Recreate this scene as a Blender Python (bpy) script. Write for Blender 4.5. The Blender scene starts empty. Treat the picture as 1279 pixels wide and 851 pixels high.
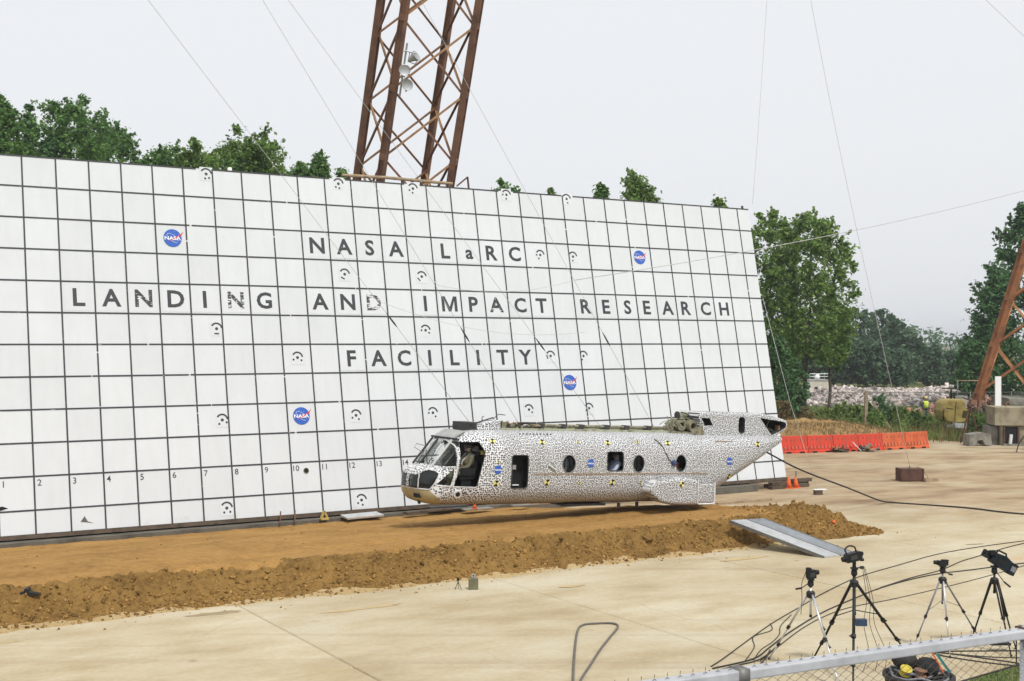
import bpy, bmesh, math, random
import numpy as np
from mathutils import Vector, Matrix, Euler

random.seed(7)
rng = np.random.default_rng(11)
R_ = math.radians
scn = bpy.context.scene
COL = scn.collection

# ------------------------------------------------------------------ camera
F_PX = 1568.6                 # focal length in photo pixels (photo 1279 wide)
HC = 5.486                    # eye height above the apron
cam_d = bpy.data.cameras.new('camera')
cam_d.sensor_width = 36.0
cam_d.lens = F_PX / 1279.0 * 36.0
cam_d.clip_start = 0.1
cam_d.clip_end = 6000
cam = bpy.data.objects.new('camera', cam_d)
COL.objects.link(cam)
cam.location = (0, 0, HC)
cam.rotation_euler = (R_(90) + 0.0018, 0, 0)
scn.camera = cam

# ------------------------------------------------------------------ world, sun, exposure
SUN_EL, SUN_AZ = R_(56), R_(150)      # azimuth clockwise from +Y (away from the camera)
world = bpy.data.worlds.new('World')
scn.world = world
world.use_nodes = True
wn, wl = world.node_tree.nodes, world.node_tree.links
wn.clear()
w_out = wn.new('ShaderNodeOutputWorld')
w_bg = wn.new('ShaderNodeBackground')
w_sky = wn.new('ShaderNodeTexSky')
w_sky.sky_type = 'NISHITA'
w_sky.sun_disc = False
w_sky.sun_elevation = SUN_EL
w_sky.sun_rotation = SUN_AZ
w_sky.air_density = 1.0
w_sky.dust_density = 6.0
w_sky.ozone_density = 1.0
w_hsv = wn.new('ShaderNodeHueSaturation')     # thin high overcast: the blue is washed out
w_hsv.inputs['Saturation'].default_value = 0.3
w_mix = wn.new('ShaderNodeMix')
w_mix.data_type = 'RGBA'
w_mix.inputs[0].default_value = 0.8           # overcast veil, one even tone over the whole sky
w_mix.inputs[7].default_value = (10.1, 10.35, 10.7, 1)
w_bg.inputs['Strength'].default_value = 0.095
wl.new(w_sky.outputs[0], w_hsv.inputs['Color'])
wl.new(w_hsv.outputs[0], w_mix.inputs[6])
wl.new(w_mix.outputs[2], w_bg.inputs['Color'])
wl.new(w_bg.outputs[0], w_out.inputs[0])

sun_d = bpy.data.lights.new('sun', 'SUN')
sun_d.energy = 2.7
sun_d.angle = R_(5)
sun_d.color = (1.0, 0.965, 0.915)
sun = bpy.data.objects.new('sun', sun_d)
COL.objects.link(sun)
sdir = Vector((math.sin(SUN_AZ) * math.cos(SUN_EL), math.cos(SUN_AZ) * math.cos(SUN_EL), math.sin(SUN_EL)))
sun.rotation_euler = sdir.to_track_quat('Z', 'Y').to_euler()
sun.location = (0, -20, 60)

scn.view_settings.view_transform = 'Standard'
scn.view_settings.look = 'None'
scn.view_settings.gamma = 1.0
scn.view_settings.use_curve_mapping = False
scn.view_settings.exposure = 0.06

# ------------------------------------------------------------------ frames of reference
K = 0.9144                    # one grid square of the wall
AK = 0.98942 * K
TH = 0.55076                  # bearing of the wall
LEAN = 0.2016                 # the wall leans back
DV = Vector((math.cos(TH), math.sin(TH), 0))
MV = Vector((math.sin(TH), -math.cos(TH), 0))
B0 = Vector((-13.486, 33.049, 0))

def AB(a, b, z=0.0):
    """a metres along the wall, b metres out in front of it."""
    p = B0 + DV * a + MV * b
    return Vector((p.x, p.y, z))

# ------------------------------------------------------------------ materials
def newmat(name):
    m = bpy.data.materials.new(name)
    m.use_nodes = True
    return m, m.node_tree.nodes, m.node_tree.links, m.node_tree.nodes['Principled BSDF']

def ramp(n, stops):
    r = n.new('ShaderNodeValToRGB')
    el = r.color_ramp.elements
    while len(el) > 1:
        el.remove(el[-1])
    el[0].position = stops[0][0]
    el[0].color = (*stops[0][1], 1)
    for p, c in stops[1:]:
        e = el.new(p)
        e.color = (*c, 1)
    return r

def mixc(n, l, fac, a, b, blend='MIX'):
    m = n.new('ShaderNodeMix')
    m.data_type = 'RGBA'
    m.blend_type = blend
    for sock, v in ((0, fac), (6, a), (7, b)):
        if hasattr(v, 'is_output'):
            l.new(v, m.inputs[sock])
        elif sock == 0:
            m.inputs[0].default_value = v
        else:
            m.inputs[sock].default_value = (*v, 1)
    return m.outputs[2]

def mth(n, l, op, a, b=None, c=None, clamp=False):
    m = n.new('ShaderNodeMath')
    m.operation = op
    m.use_clamp = clamp
    for i, v in enumerate((a, b, c)):
        if v is None:
            continue
        if hasattr(v, 'is_output'):
            l.new(v, m.inputs[i])
        else:
            m.inputs[i].default_value = v
    return m.outputs[0]

def noise(n, l, vec, scale, detail=4, rough=0.55):
    t = n.new('ShaderNodeTexNoise')
    t.inputs['Scale'].default_value = scale
    t.inputs['Detail'].default_value = detail
    t.inputs['Roughness'].default_value = rough
    if vec is not None:
        l.new(vec, t.inputs['Vector'])
    return t.outputs[0]

def mat(name, base, rough=0.6, var=0.25, scale=3.0, second=None, spec=0.3, metal=0.0, bump=0.0, bscale=None, island=0.0):
    m, n, l, p = newmat(name)
    tc = n.new('ShaderNodeTexCoord')
    f = noise(n, l, tc.outputs['Object'], scale, 5, 0.6)
    second = second or tuple(c * (1 - var) for c in base)
    hi = tuple(min(0.95, c * (1 + var * 0.45)) for c in base)
    r = ramp(n, [(0.3, second), (0.52, base), (0.75, hi)])
    l.new(f, r.inputs[0])
    colr = r.outputs[0]
    if island > 0:
        g = n.new('ShaderNodeNewGeometry')
        h = n.new('ShaderNodeHueSaturation')
        v = mth(n, l, 'MULTIPLY_ADD', g.outputs['Random Per Island'], 2 * island, 1 - island)
        l.new(v, h.inputs['Value'])
        l.new(colr, h.inputs['Color'])
        colr = h.outputs[0]
    l.new(colr, p.inputs['Base Color'])
    p.inputs['Roughness'].default_value = rough
    p.inputs['Specular IOR Level'].default_value = spec
    p.inputs['Metallic'].default_value = metal
    if bump > 0:
        b = n.new('ShaderNodeBump')
        b.inputs['Strength'].default_value = bump
        b.inputs['Distance'].default_value = 0.02
        l.new(noise(n, l, tc.outputs['Object'], bscale or scale * 6, 5, 0.6), b.inputs['Height'])
        l.new(b.outputs[0], p.inputs['Normal'])
    return m

def mat_leaf(name, dark, light, hue_var=0.06):
    m, n, l, p = newmat(name)
    g = n.new('ShaderNodeNewGeometry')
    tc = n.new('ShaderNodeTexCoord')
    r = ramp(n, [(0.0, dark), (1.0, light)])
    big = noise(n, l, tc.outputs['Object'], 0.55, 2)
    f = mth(n, l, 'MULTIPLY_ADD', g.outputs['Random Per Island'], 0.75, mth(n, l, 'MULTIPLY_ADD', big, 1.1, -0.42), clamp=True)
    l.new(f, r.inputs[0])
    l.new(r.outputs[0], p.inputs['Base Color'])
    p.inputs['Roughness'].default_value = 0.6
    p.inputs['Specular IOR Level'].default_value = 0.25
    tr = n.new('ShaderNodeBsdfTranslucent')
    l.new(r.outputs[0], tr.inputs['Color'])
    mx = n.new('ShaderNodeMixShader')
    mx.inputs[0].default_value = 0.45
    l.new(p.outputs[0], mx.inputs[1])
    l.new(tr.outputs[0], mx.inputs[2])
    l.new(mx.outputs[0], n['Material Output'].inputs['Surface'])
    return m

def mat_glass(name, tint, alpha):
    m, n, l, p = newmat(name)
    gl = n.new('ShaderNodeBsdfGlossy')
    gl.inputs['Roughness'].default_value = 0.03
    gl.inputs['Color'].default_value = (0.9, 0.92, 0.92, 1)
    tr = n.new('ShaderNodeBsdfTransparent')
    tr.inputs['Color'].default_value = (*tint, 1)
    mx = n.new('ShaderNodeMixShader')
    fr = n.new('ShaderNodeFresnel')
    fr.inputs['IOR'].default_value = 1.15
    l.new(mth(n, l, 'MULTIPLY_ADD', fr.outputs[0], 0.5, alpha, clamp=True), mx.inputs[0])
    l.new(tr.outputs[0], mx.inputs[1])
    l.new(gl.outputs[0], mx.inputs[2])
    l.new(mx.outputs[0], n['Material Output'].inputs['Surface'])
    return m

def mat_wall():
    m, n, l, p = newmat('white_painted_panel')
    g = n.new('ShaderNodeNewGeometry')
    oi = n.new('ShaderNodeObjectInfo')
    mp = n.new('ShaderNodeMapping')
    mp.inputs['Scale'].default_value = (2.2, 2.2, 0.28)      # rain streaks run down the sheet
    l.new(g.outputs['Position'], mp.inputs['Vector'])
    st = noise(n, l, mp.outputs[0], 2.0, 6, 0.65)
    bl = noise(n, l, g.outputs['Position'], 0.5, 5, 0.6)
    fine = noise(n, l, g.outputs['Position'], 7.0, 4, 0.6)
    r1 = ramp(n, [(0.30, (0.605, 0.632, 0.65)), (0.55, (0.625, 0.655, 0.675)), (0.8, (0.64, 0.67, 0.69))])
    l.new(st, r1.inputs[0])
    r2 = ramp(n, [(0.3, (0.93, 0.93, 0.92)), (0.6, (1, 1, 1))])
    l.new(bl, r2.inputs[0])
    c = mixc(n, l, 0.5, r1.outputs[0], r2.outputs[0], 'MULTIPLY')
    r3 = ramp(n, [(0.66, (1, 1, 1)), (0.8, (0.90, 0.89, 0.87))])
    l.new(fine, r3.inputs[0])
    c = mixc(n, l, 0.5, c, r3.outputs[0], 'MULTIPLY')
    sx = n.new('ShaderNodeSeparateXYZ')
    l.new(g.outputs['Position'], sx.inputs[0])
    sp = noise(n, l, g.outputs['Position'], 3.0, 6, 0.7)
    mud = mth(n, l, 'MULTIPLY_ADD', sx.outputs[2], -1.1, mth(n, l, 'MULTIPLY_ADD', sp, 3.2, -1.15), clamp=True)
    c = mixc(n, l, mth(n, l, 'MULTIPLY', mud, 0.45), c, (0.46, 0.40, 0.31))
    h = n.new('ShaderNodeHueSaturation')
    l.new(mth(n, l, 'MULTIPLY_ADD', oi.outputs['Random'], 0.05, 0.97), h.inputs['Value'])
    l.new(c, h.inputs['Color'])
    l.new(h.outputs[0], p.inputs['Base Color'])
    p.inputs['Roughness'].default_value = 0.7
    p.inputs['Specular IOR Level'].default_value = 0.2
    b = n.new('ShaderNodeBump')
    b.inputs['Strength'].default_value = 0.25
    b.inputs['Distance'].default_value = 0.02
    l.new(bl, b.inputs['Height'])
    l.new(b.outputs[0], p.inputs['Normal'])
    return m

def mat_black_paint(name, wear, col=(0.035, 0.037, 0.045)):
    """sign-writer's black with chips where the white below shows."""
    m, n, l, p = newmat(name)
    g = n.new('ShaderNodeNewGeometry')
    f = noise(n, l, g.outputs['Position'], 5.0, 6, 0.7)
    st = n.new('ShaderNodeMapping')
    st.inputs['Scale'].default_value = (1, 1, 6)
    l.new(g.outputs['Position'], st.inputs['Vector'])
    f2 = noise(n, l, st.outputs[0], 6.0, 4, 0.6)
    f = mth(n, l, 'ADD', mth(n, l, 'MULTIPLY', f, 0.5), mth(n, l, 'MULTIPLY', f2, 0.5))
    r = ramp(n, [(max(0, 0.62 - wear - 0.03), tuple(c * 1.0 for c in col)), (0.62 - wear, tuple(c * 1.5 for c in col)), (0.66 - wear, (0.74, 0.74, 0.73))])
    l.new(f, r.inputs[0])
    l.new(r.outputs[0], p.inputs['Base Color'])
    p.inputs['Roughness'].default_value = 0.6
    return m

def mat_speckle(name='speckled_white_paint', flat=False):
    """white fuselage paint with a dense random pattern of black dots."""
    m, n, l, p = newmat(name)
    tc = n.new('ShaderNodeTexCoord')
    sx = n.new('ShaderNodeSeparateXYZ')
    l.new(tc.outputs['Object'], sx.inputs[0])
    x, y, z = sx.outputs
    ang = mth(n, l, 'ARCTAN2', mth(n, l, 'SUBTRACT', z, 1.0), y)
    # unwrapped skin: distance along the hull, distance round it
    cb = n.new('ShaderNodeCombineXYZ')
    l.new(x, cb.inputs[0])
    l.new(z if flat else mth(n, l, 'MULTIPLY', ang, 1.12), cb.inputs[1])
    def dots(scale, thr):
        v = n.new('ShaderNodeTexVoronoi')
        v.voronoi_dimensions = '2D'
        v.feature = 'F1'
        v.inputs['Scale'].default_value = scale
        v.inputs['Randomness'].default_value = 0.6
        l.new(cb.outputs[0], v.inputs['Vector'])
        d = v.outputs['Distance']
        wob = mth(n, l, 'MULTIPLY_ADD', noise(n, l, cb.outputs[0], scale * 1.4, 2), 0.14, -0.07)
        d = mth(n, l, 'ADD', d, wob)
        return mth(n, l, 'MULTIPLY_ADD', mth(n, l, 'SUBTRACT', d, thr), 14.0, 0.5, clamp=True)
    nose = mth(n, l, 'LESS_THAN', x, 2.35)
    v3 = n.new('ShaderNodeTexVoronoi')
    v3.inputs['Scale'].default_value = 15.0
    v3.inputs['Randomness'].default_value = 0.6
    l.new(tc.outputs['Object'], v3.inputs['Vector'])
    tipd = mth(n, l, 'MULTIPLY_ADD', mth(n, l, 'SUBTRACT', v3.outputs['Distance'], 0.40), 14.0, 0.5, clamp=True)
    fore = mixc(n, l, mth(n, l, 'LESS_THAN', x, 0.62), dots(17.0, 0.35), tipd)
    dn = mixc(n, l, nose, dots(26.0, 0.385), fore)
    grime = noise(n, l, tc.outputs['Object'], 1.6, 5, 0.6)
    wr = ramp(n, [(0.3, (0.60, 0.60, 0.59)), (0.55, (0.70, 0.71, 0.72))])
    l.new(grime, wr.inputs[0])
    c = mixc(n, l, dn, (0.03, 0.03, 0.035), wr.outputs[0])
    # dust thrown up along the keel
    du = mth(n, l, 'MULTIPLY_ADD', z, -6.0, 1.0)
    du = mth(n, l, 'ADD', du, mth(n, l, 'MULTIPLY_ADD', grime, 1.6, -0.8), clamp=True)
    c = mixc(n, l, mth(n, l, 'MULTIPLY', du, 0.75), c, (0.19, 0.12, 0.07))
    # bare primer under the chin
    ch = mth(n, l, 'SUBTRACT', mth(n, l, 'MINIMUM', 0.455, mth(n, l, 'MULTIPLY_ADD', x, -0.85, 0.72)), z)
    ch = mth(n, l, 'MULTIPLY_ADD', ch, 60.0, 0.0, clamp=True)
    olr = ramp(n, [(0.35, (0.27, 0.23, 0.11)), (0.6, (0.42, 0.36, 0.20))])
    l.new(grime, olr.inputs[0])
    c = mixc(n, l, ch, c, olr.outputs[0])
    l.new(c, p.inputs['Base Color'])
    p.inputs['Roughness'].default_value = 0.45
    p.inputs['Specular IOR Level'].default_value = 0.35
    return m

def mat_concrete():
    m, n, l, p = newmat('apron_concrete')
    g = n.new('ShaderNodeNewGeometry')
    oi = n.new('ShaderNodeObjectInfo')
    pos = g.outputs['Position']
    vr = n.new('ShaderNodeVectorRotate')
    vr.rotation_type = 'Z_AXIS'
    vr.inputs['Angle'].default_value = -TH
    l.new(pos, vr.inputs['Vector'])
    st = n.new('ShaderNodeMapping')
    st.inputs['Scale'].default_value = (0.42, 0.85, 1)          # sweepings drawn out along the apron
    l.new(vr.outputs[0], st.inputs['Vector'])
    a = noise(n, l, st.outputs[0], 0.9, 7, 0.62)
    b = noise(n, l, pos, 0.22, 5, 0.55)
    fine = noise(n, l, pos, 9.0, 6, 0.7)
    r = ramp(n, [(0.28, (0.375, 0.30, 0.185)), (0.45, (0.46, 0.395, 0.27)), (0.58, (0.505, 0.45, 0.33)), (0.78, (0.535, 0.495, 0.385))])
    l.new(a, r.inputs[0])
    r2 = ramp(n, [(0.32, (0.80, 0.74, 0.64)), (0.6, (1, 1, 1))])
    l.new(b, r2.inputs[0])
    c = mixc(n, l, 0.75, r.outputs[0], r2.outputs[0], 'MULTIPLY')
    r3 = ramp(n, [(0.3, (0.86, 0.84, 0.80)), (0.62, (1.03, 1.03, 1.03))])
    l.new(fine, r3.inputs[0])
    c = mixc(n, l, 0.7, c, r3.outputs[0], 'MULTIPLY')
    # rust-brown dust trodden over the far part of the apron
    sx = n.new('ShaderNodeSeparateXYZ')
    l.new(pos, sx.inputs[0])
    far = mth(n, l, 'MULTIPLY_ADD', sx.outputs[1], 0.20, -7.6, clamp=True)
    st2 = n.new('ShaderNodeMapping')
    st2.inputs['Scale'].default_value = (0.06, 0.22, 1)
    l.new(pos, st2.inputs['Vector'])
    band = noise(n, l, st2.outputs[0], 1.0, 6, 0.6)
    rb = ramp(n, [(0.31, (0, 0, 0)), (0.46, (1, 1, 1))])
    l.new(band, rb.inputs[0])
    strk = noise(n, l, st2.outputs[0], 5.0, 6, 0.65)
    fac = mth(n, l, 'MULTIPLY', far, mth(n, l, 'MULTIPLY', rb.outputs[0], mth(n, l, 'MULTIPLY_ADD', strk, 1.6, 0.0, clamp=True)))
    dust = ramp(n, [(0.35, (0.20, 0.135, 0.08)), (0.52, (0.32, 0.225, 0.135)), (0.68, (0.37, 0.29, 0.18))])
    l.new(a, dust.inputs[0])
    c = mixc(n, l, fac, c, dust.outputs[0])
    # hairline cracks and small dark oil spots
    dsp = n.new('ShaderNodeVectorMath')
    dsp.operation = 'MULTIPLY_ADD'
    dsp.inputs[1].default_value = (0.9, 0.9, 0)
    nc = n.new('ShaderNodeTexNoise')
    nc.inputs['Scale'].default_value = 0.8
    nc.inputs['Detail'].default_value = 6
    l.new(pos, nc.inputs['Vector'])
    l.new(nc.outputs['Color'], dsp.inputs[0])
    l.new(pos, dsp.inputs[2])
    vc = n.new('ShaderNodeTexVoronoi')
    vc.feature = 'DISTANCE_TO_EDGE'
    vc.voronoi_dimensions = '2D'
    vc.inputs['Scale'].default_value = 0.16
    l.new(dsp.outputs[0], vc.inputs['Vector'])
    ck = mth(n, l, 'MULTIPLY_ADD', vc.outputs['Distance'], -420.0, 1.0, clamp=True)
    ck = mth(n, l, 'MULTIPLY', ck, mth(n, l, 'MULTIPLY_ADD', b, 6.0, -2.7, clamp=True))
    c = mixc(n, l, mth(n, l, 'MULTIPLY', ck, 0.5), c, (0.16, 0.12, 0.08))
    vo = n.new('ShaderNodeTexVoronoi')
    vo.voronoi_dimensions = '2D'
    vo.inputs['Scale'].default_value = 0.55
    l.new(pos, vo.inputs['Vector'])
    od = mth(n, l, 'ADD', vo.outputs['Distance'], mth(n, l, 'MULTIPLY_ADD', fine, 0.12, -0.06))
    os_ = mth(n, l, 'MULTIPLY_ADD', od, -14.0, 1.0, clamp=True)
    sc = n.new('ShaderNodeSeparateColor')
    l.new(vo.outputs['Color'], sc.inputs[0])
    os_ = mth(n, l, 'MULTIPLY', os_, mth(n, l, 'MULTIPLY_ADD', sc.outputs[0], 6.0, -4.6, clamp=True))
    c = mixc(n, l, mth(n, l, 'MULTIPLY', os_, 0.5), c, (0.17, 0.13, 0.085))
    tw_ = n.new('ShaderNodeMapping')
    tw_.inputs['Rotation'].default_value = (0, 0, -0.25)
    tw_.inputs['Scale'].default_value = (0.05, 1.6, 1)
    l.new(pos, tw_.inputs['Vector'])
    ty = ramp(n, [(0.57, (0, 0, 0)), (0.66, (1, 1, 1))])
    l.new(noise(n, l, tw_.outputs[0], 1.0, 4, 0.5), ty.inputs[0])
    c = mixc(n, l, mth(n, l, 'MULTIPLY', ty.outputs[0], 0.32), c, (0.30, 0.23, 0.15))
    # small orange earth spills
    sp = noise(n, l, st.outputs[0], 0.55, 3, 0.5)
    rs = ramp(n, [(0.66, (0, 0, 0)), (0.74, (1, 1, 1))])
    l.new(sp, rs.inputs[0])
    c = mixc(n, l, mth(n, l, 'MULTIPLY', rs.outputs[0], 0.6), c, (0.44, 0.27, 0.11))
    h = n.new('ShaderNodeHueSaturation')
    l.new(mth(n, l, 'MULTIPLY_ADD', oi.outputs['Random'], 0.07, 0.965), h.inputs['Value'])
    l.new(c, h.inputs['Color'])
    l.new(h.outputs[0], p.inputs['Base Color'])
    p.inputs['Roughness'].default_value = 0.85
    p.inputs['Specular IOR Level'].default_value = 0.15
    bm = n.new('ShaderNodeBump')
    bm.inputs['Strength'].default_value = 0.3
    bm.inputs['Distance'].default_value = 0.01
    l.new(fine, bm.inputs['Height'])
    l.new(bm.outputs[0], p.inputs['Normal'])
    return m

def mat_soil(name, pale, dark, scale=1.0):
    m, n, l, p = newmat(name)
    g = n.new('ShaderNodeNewGeometry')
    pos = g.outputs['Position']
    a = noise(n, l, pos, 0.7 * scale, 6, 0.65)
    b = noise(n, l, pos, 6.0 * scale, 6, 0.7)
    r = ramp(n, [(0.38, dark), (0.52, tuple((x * .6 + y * .4) for x, y in zip(pale, dark))), (0.64, pale)])
    vr = n.new('ShaderNodeVectorRotate')
    vr.rotation_type = 'Z_AXIS'
    vr.inputs['Angle'].default_value = -TH
    l.new(pos, vr.inputs['Vector'])
    sm = n.new('ShaderNodeMapping')
    sm.inputs['Scale'].default_value = (0.16 * scale, 1.0 * scale, 1)      # raked and driven along its length
    l.new(vr.outputs[0], sm.inputs['Vector'])
    c_ = noise(n, l, sm.outputs[0], 1.3, 5, 0.6)
    l.new(mth(n, l, 'ADD', mth(n, l, 'MULTIPLY', a, 0.40), mth(n, l, 'ADD', mth(n, l, 'MULTIPLY', b, 0.38), mth(n, l, 'MULTIPLY', c_, 0.26))), r.inputs[0])
    l.new(r.outputs[0], p.inputs['Base Color'])
    p.inputs['Roughness'].default_value = 0.95
    p.inputs['Specular IOR Level'].default_value = 0.1
    bm = n.new('ShaderNodeBump')
    bm.inputs['Strength'].default_value = 0.8
    bm.inputs['Distance'].default_value = 0.07
    l.new(b, bm.inputs['Height'])
    l.new(bm.outputs[0], p.inputs['Normal'])
    return m

M = {}
M['wall'] = mat_wall()
M['black'] = mat_black_paint('black_sign_paint', -0.02)
M['black_worn'] = mat_black_paint('worn_black_paint', 0.07)
M['black_gone'] = mat_black_paint('flaking_black_paint', 0.105)
M['stripe'] = mat_black_paint('black_grid_paint', 0.0, (0.03, 0.031, 0.036))
M['plate'] = mat('white_plate', (0.70, 0.72, 0.73), 0.55, 0.05, 2.0)
M['speckle'] = mat_speckle()
M['speckle_flat'] = mat_speckle('speckled_flat_side', True)
M['concrete'] = mat_concrete()
M['soil'] = mat_soil('orange_soil', (0.40, 0.232, 0.078), (0.20, 0.108, 0.033))
M['clod'] = mat('soil_clods', (0.26, 0.152, 0.050), 0.95, 0.4, 5.0, spec=0.05, island=0.5)
M['scarp'] = mat_soil('shaded_broken_soil', (0.30, 0.178, 0.056), (0.105, 0.060, 0.019), 1.8)  # darker than the bed top: shadow of the broken face put into the colour
M['rust'] = mat('rusty_steel', (0.215, 0.112, 0.072), 0.8, 0.6, 1.3, second=(0.11, 0.06, 0.046), bump=0.3)
M['rust_light'] = mat('ochre_rust', (0.37, 0.215, 0.115), 0.8, 0.5, 1.6, second=(0.20, 0.10, 0.055), bump=0.2)
M['rust_dark'] = mat('dark_rust', (0.10, 0.05, 0.035), 0.8, 0.5, 2.5)
M['galv'] = mat('galvanised_steel', (0.50, 0.51, 0.52), 0.42, 0.15, 4.0, metal=0.6, spec=0.5)
M['zinc'] = mat('dull_zinc', (0.19, 0.19, 0.18), 0.55, 0.3, 6.0, metal=0.4)
M['alu'] = mat('aluminium', (0.60, 0.61, 0.61), 0.4, 0.15, 5.0, metal=0.55)
M['alu_dark'] = mat('grey_deck_metal', (0.33, 0.35, 0.37), 0.5, 0.2, 3.0, metal=0.35)
M['blackp'] = mat('black_plastic', (0.016, 0.016, 0.017), 0.5, 0.3, 6.0, spec=0.28)
M['bluep'] = mat('blue_black_plastic', (0.014, 0.020, 0.028), 0.55, 0.5, 9.0, spec=0.2)
M['rubber'] = mat('cable_rubber', (0.03, 0.027, 0.024), 0.7, 0.4, 8.0)
M['hose'] = mat('weathered_hose', (0.13, 0.12, 0.105), 0.75, 0.4, 9.0)
M['wire'] = mat('steel_wire_rope', (0.48, 0.48, 0.47), 0.6, 0.2, 3.0)
M['greyped'] = mat('grey_satin', (0.20, 0.20, 0.21), 0.5, 0.2, 3.0)
M['red'] = mat('red_plastic', (0.60, 0.06, 0.035), 0.6, 0.25, 2.2, second=(0.42, 0.075, 0.045), spec=0.25)
M['orange'] = mat('sun_bleached_orange_plastic', (0.56, 0.12, 0.045), 0.6, 0.3, 2.2, spec=0.3)
M['cone'] = mat('orange_cone', (0.70, 0.13, 0.03), 0.5, 0.15, 4.0)
M['wood'] = mat('weathered_wood', (0.33, 0.25, 0.16), 0.8, 0.4, 4.0, bump=0.2)
M['wood_dark'] = mat('dark_timber', (0.095, 0.07, 0.05), 0.85, 0.5, 4.0, bump=0.2)
M['old_conc'] = mat('old_concrete', (0.31, 0.275, 0.19), 0.9, 0.4, 1.3, second=(0.15, 0.125, 0.08), bump=0.4)
M['grey_conc'] = mat('grey_concrete', (0.23, 0.22, 0.19), 0.9, 0.5, 2.4, bump=0.4)
M['plinth'] = mat('dark_plinth', (0.125, 0.115, 0.095), 0.9, 0.45, 1.5)
M['tan'] = mat('khaki_metal', (0.22, 0.205, 0.14), 0.6, 0.5, 7.0, second=(0.07, 0.06, 0.04))
M['pale_green'] = mat('pale_green_primer', (0.34, 0.35, 0.25), 0.6, 0.5, 6.0, second=(0.11, 0.10, 0.06))
M['dark_metal'] = mat('dark_metal', (0.05, 0.05, 0.05), 0.6, 0.4, 4.0)
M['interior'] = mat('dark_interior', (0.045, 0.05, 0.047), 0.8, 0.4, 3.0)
M['frame'] = mat('pale_window_frame', (0.62, 0.63, 0.62), 0.45, 0.2, 4.0)
M['glass'] = mat_glass('clear_glass', (0.955, 0.965, 0.96), 0.01)
M['glass_dark'] = mat_glass('smoked_glass', (0.42, 0.44, 0.45), 0.05)
M['suit'] = mat('olive_flight_suit', (0.115, 0.12, 0.075), 0.9, 0.35, 9.0)
M['skin'] = mat('skin', (0.42, 0.23, 0.16), 0.6, 0.15, 8.0)
M['vest'] = mat('brown_survival_vest', (0.15, 0.105, 0.065), 0.9, 0.4, 12.0)
M['helmet'] = mat('dark_helmet', (0.05, 0.05, 0.045), 0.5, 0.4, 9.0)
M['strap'] = mat('pale_webbing', (0.42, 0.43, 0.42), 0.8, 0.2, 9.0)
M['blue_cloth'] = mat('pale_blue_cloth', (0.40, 0.46, 0.58), 0.9, 0.25, 9.0)
M['grey_cloth'] = mat('slate_cloth', (0.17, 0.18, 0.22), 0.9, 0.3, 9.0)
M['hivis'] = mat('yellow_high_visibility_cloth', (0.62, 0.72, 0.08), 0.8, 0.2, 9.0)
M['jeans'] = mat('dark_trousers', (0.05, 0.07, 0.11), 0.9, 0.3, 9.0)
M['nasa_blue'] = mat('emblem_blue', (0.035, 0.115, 0.46), 0.5, 0.12, 5.0)
M['nasa_red'] = mat('emblem_red', (0.62, 0.045, 0.05), 0.5, 0.1, 5.0)
M['white'] = mat('white_paint', (0.80, 0.80, 0.80), 0.5, 0.06, 3.0)
M['yellow'] = mat('marker_yellow', (0.70, 0.63, 0.20), 0.5, 0.1, 6.0)
M['hulk_yellow'] = mat('faded_yellow_paint', (0.46, 0.35, 0.11), 0.55, 0.4, 1.8, second=(0.27, 0.19, 0.06))
M['flat_black'] = mat('flat_black', (0.012, 0.012, 0.013), 0.8, 0.3, 6.0)
M['brown_rail'] = mat('dirty_brown_rail', (0.30, 0.235, 0.17), 0.7, 0.4, 8.0)
M['bark'] = mat('bark', (0.095, 0.075, 0.055), 0.9, 0.45, 3.0, bump=0.4)
M['rubble'] = mat('broken_concrete', (0.42, 0.375, 0.345), 0.9, 0.3, 0.25, second=(0.34, 0.28, 0.255), island=0.65)
M['plaster'] = mat('cream_render', (0.56, 0.54, 0.45), 0.8, 0.15, 2.0)
M['leaf_mid'] = mat_leaf('mid_green_leaf', (0.056, 0.13, 0.036), (0.20, 0.36, 0.095))
M['leaf_warm'] = mat_leaf('yellow_green_leaf', (0.078, 0.152, 0.036), (0.27, 0.41, 0.10))
M['leaf_dark'] = mat_leaf('dark_green_leaf', (0.042, 0.105, 0.042), (0.14, 0.28, 0.10))
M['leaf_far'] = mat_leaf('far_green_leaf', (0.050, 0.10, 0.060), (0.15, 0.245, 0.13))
M['grass'] = mat_leaf('grass_blades', (0.10, 0.15, 0.04), (0.30, 0.37, 0.13))
M['dry_grass'] = mat_leaf('dry_grass', (0.13, 0.10, 0.045), (0.34, 0.26, 0.12))
M['lawn'] = mat_leaf('bright_lawn', (0.055, 0.12, 0.02), (0.16, 0.27, 0.05))
M['weed'] = mat_leaf('weed_leaf', (0.095, 0.15, 0.035), (0.28, 0.38, 0.10))
M['pile'] = mat_soil('brown_pile_soil', (0.36, 0.23, 0.10), (0.21, 0.13, 0.06), 1.2)
M['reel'] = mat('worn_yellow_plastic', (0.50, 0.40, 0.05), 0.6, 0.4, 14.0)
M['old_wire'] = mat('tarnished_wire', (0.10, 0.095, 0.085), 0.6, 0.4, 20.0, metal=0.2)
M['spill'] = mat_soil('spilled_soil', (0.46, 0.35, 0.19), (0.33, 0.22, 0.095), 1.3)
M['galv_dull'] = mat('weathered_grey_paint', (0.36, 0.37, 0.35), 0.6, 0.3, 4.0)
M['rust_orange'] = mat('orange_rust', (0.25, 0.105, 0.045), 0.8, 0.6, 1.3, second=(0.10, 0.045, 0.03))
M['rust_ochre'] = mat('pale_ochre_rust', (0.44, 0.23, 0.10), 0.8, 0.5, 1.6, second=(0.22, 0.10, 0.05))
M['tall_grass'] = mat_leaf('tall_grass_blades', (0.14, 0.19, 0.045), (0.36, 0.42, 0.13))
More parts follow.
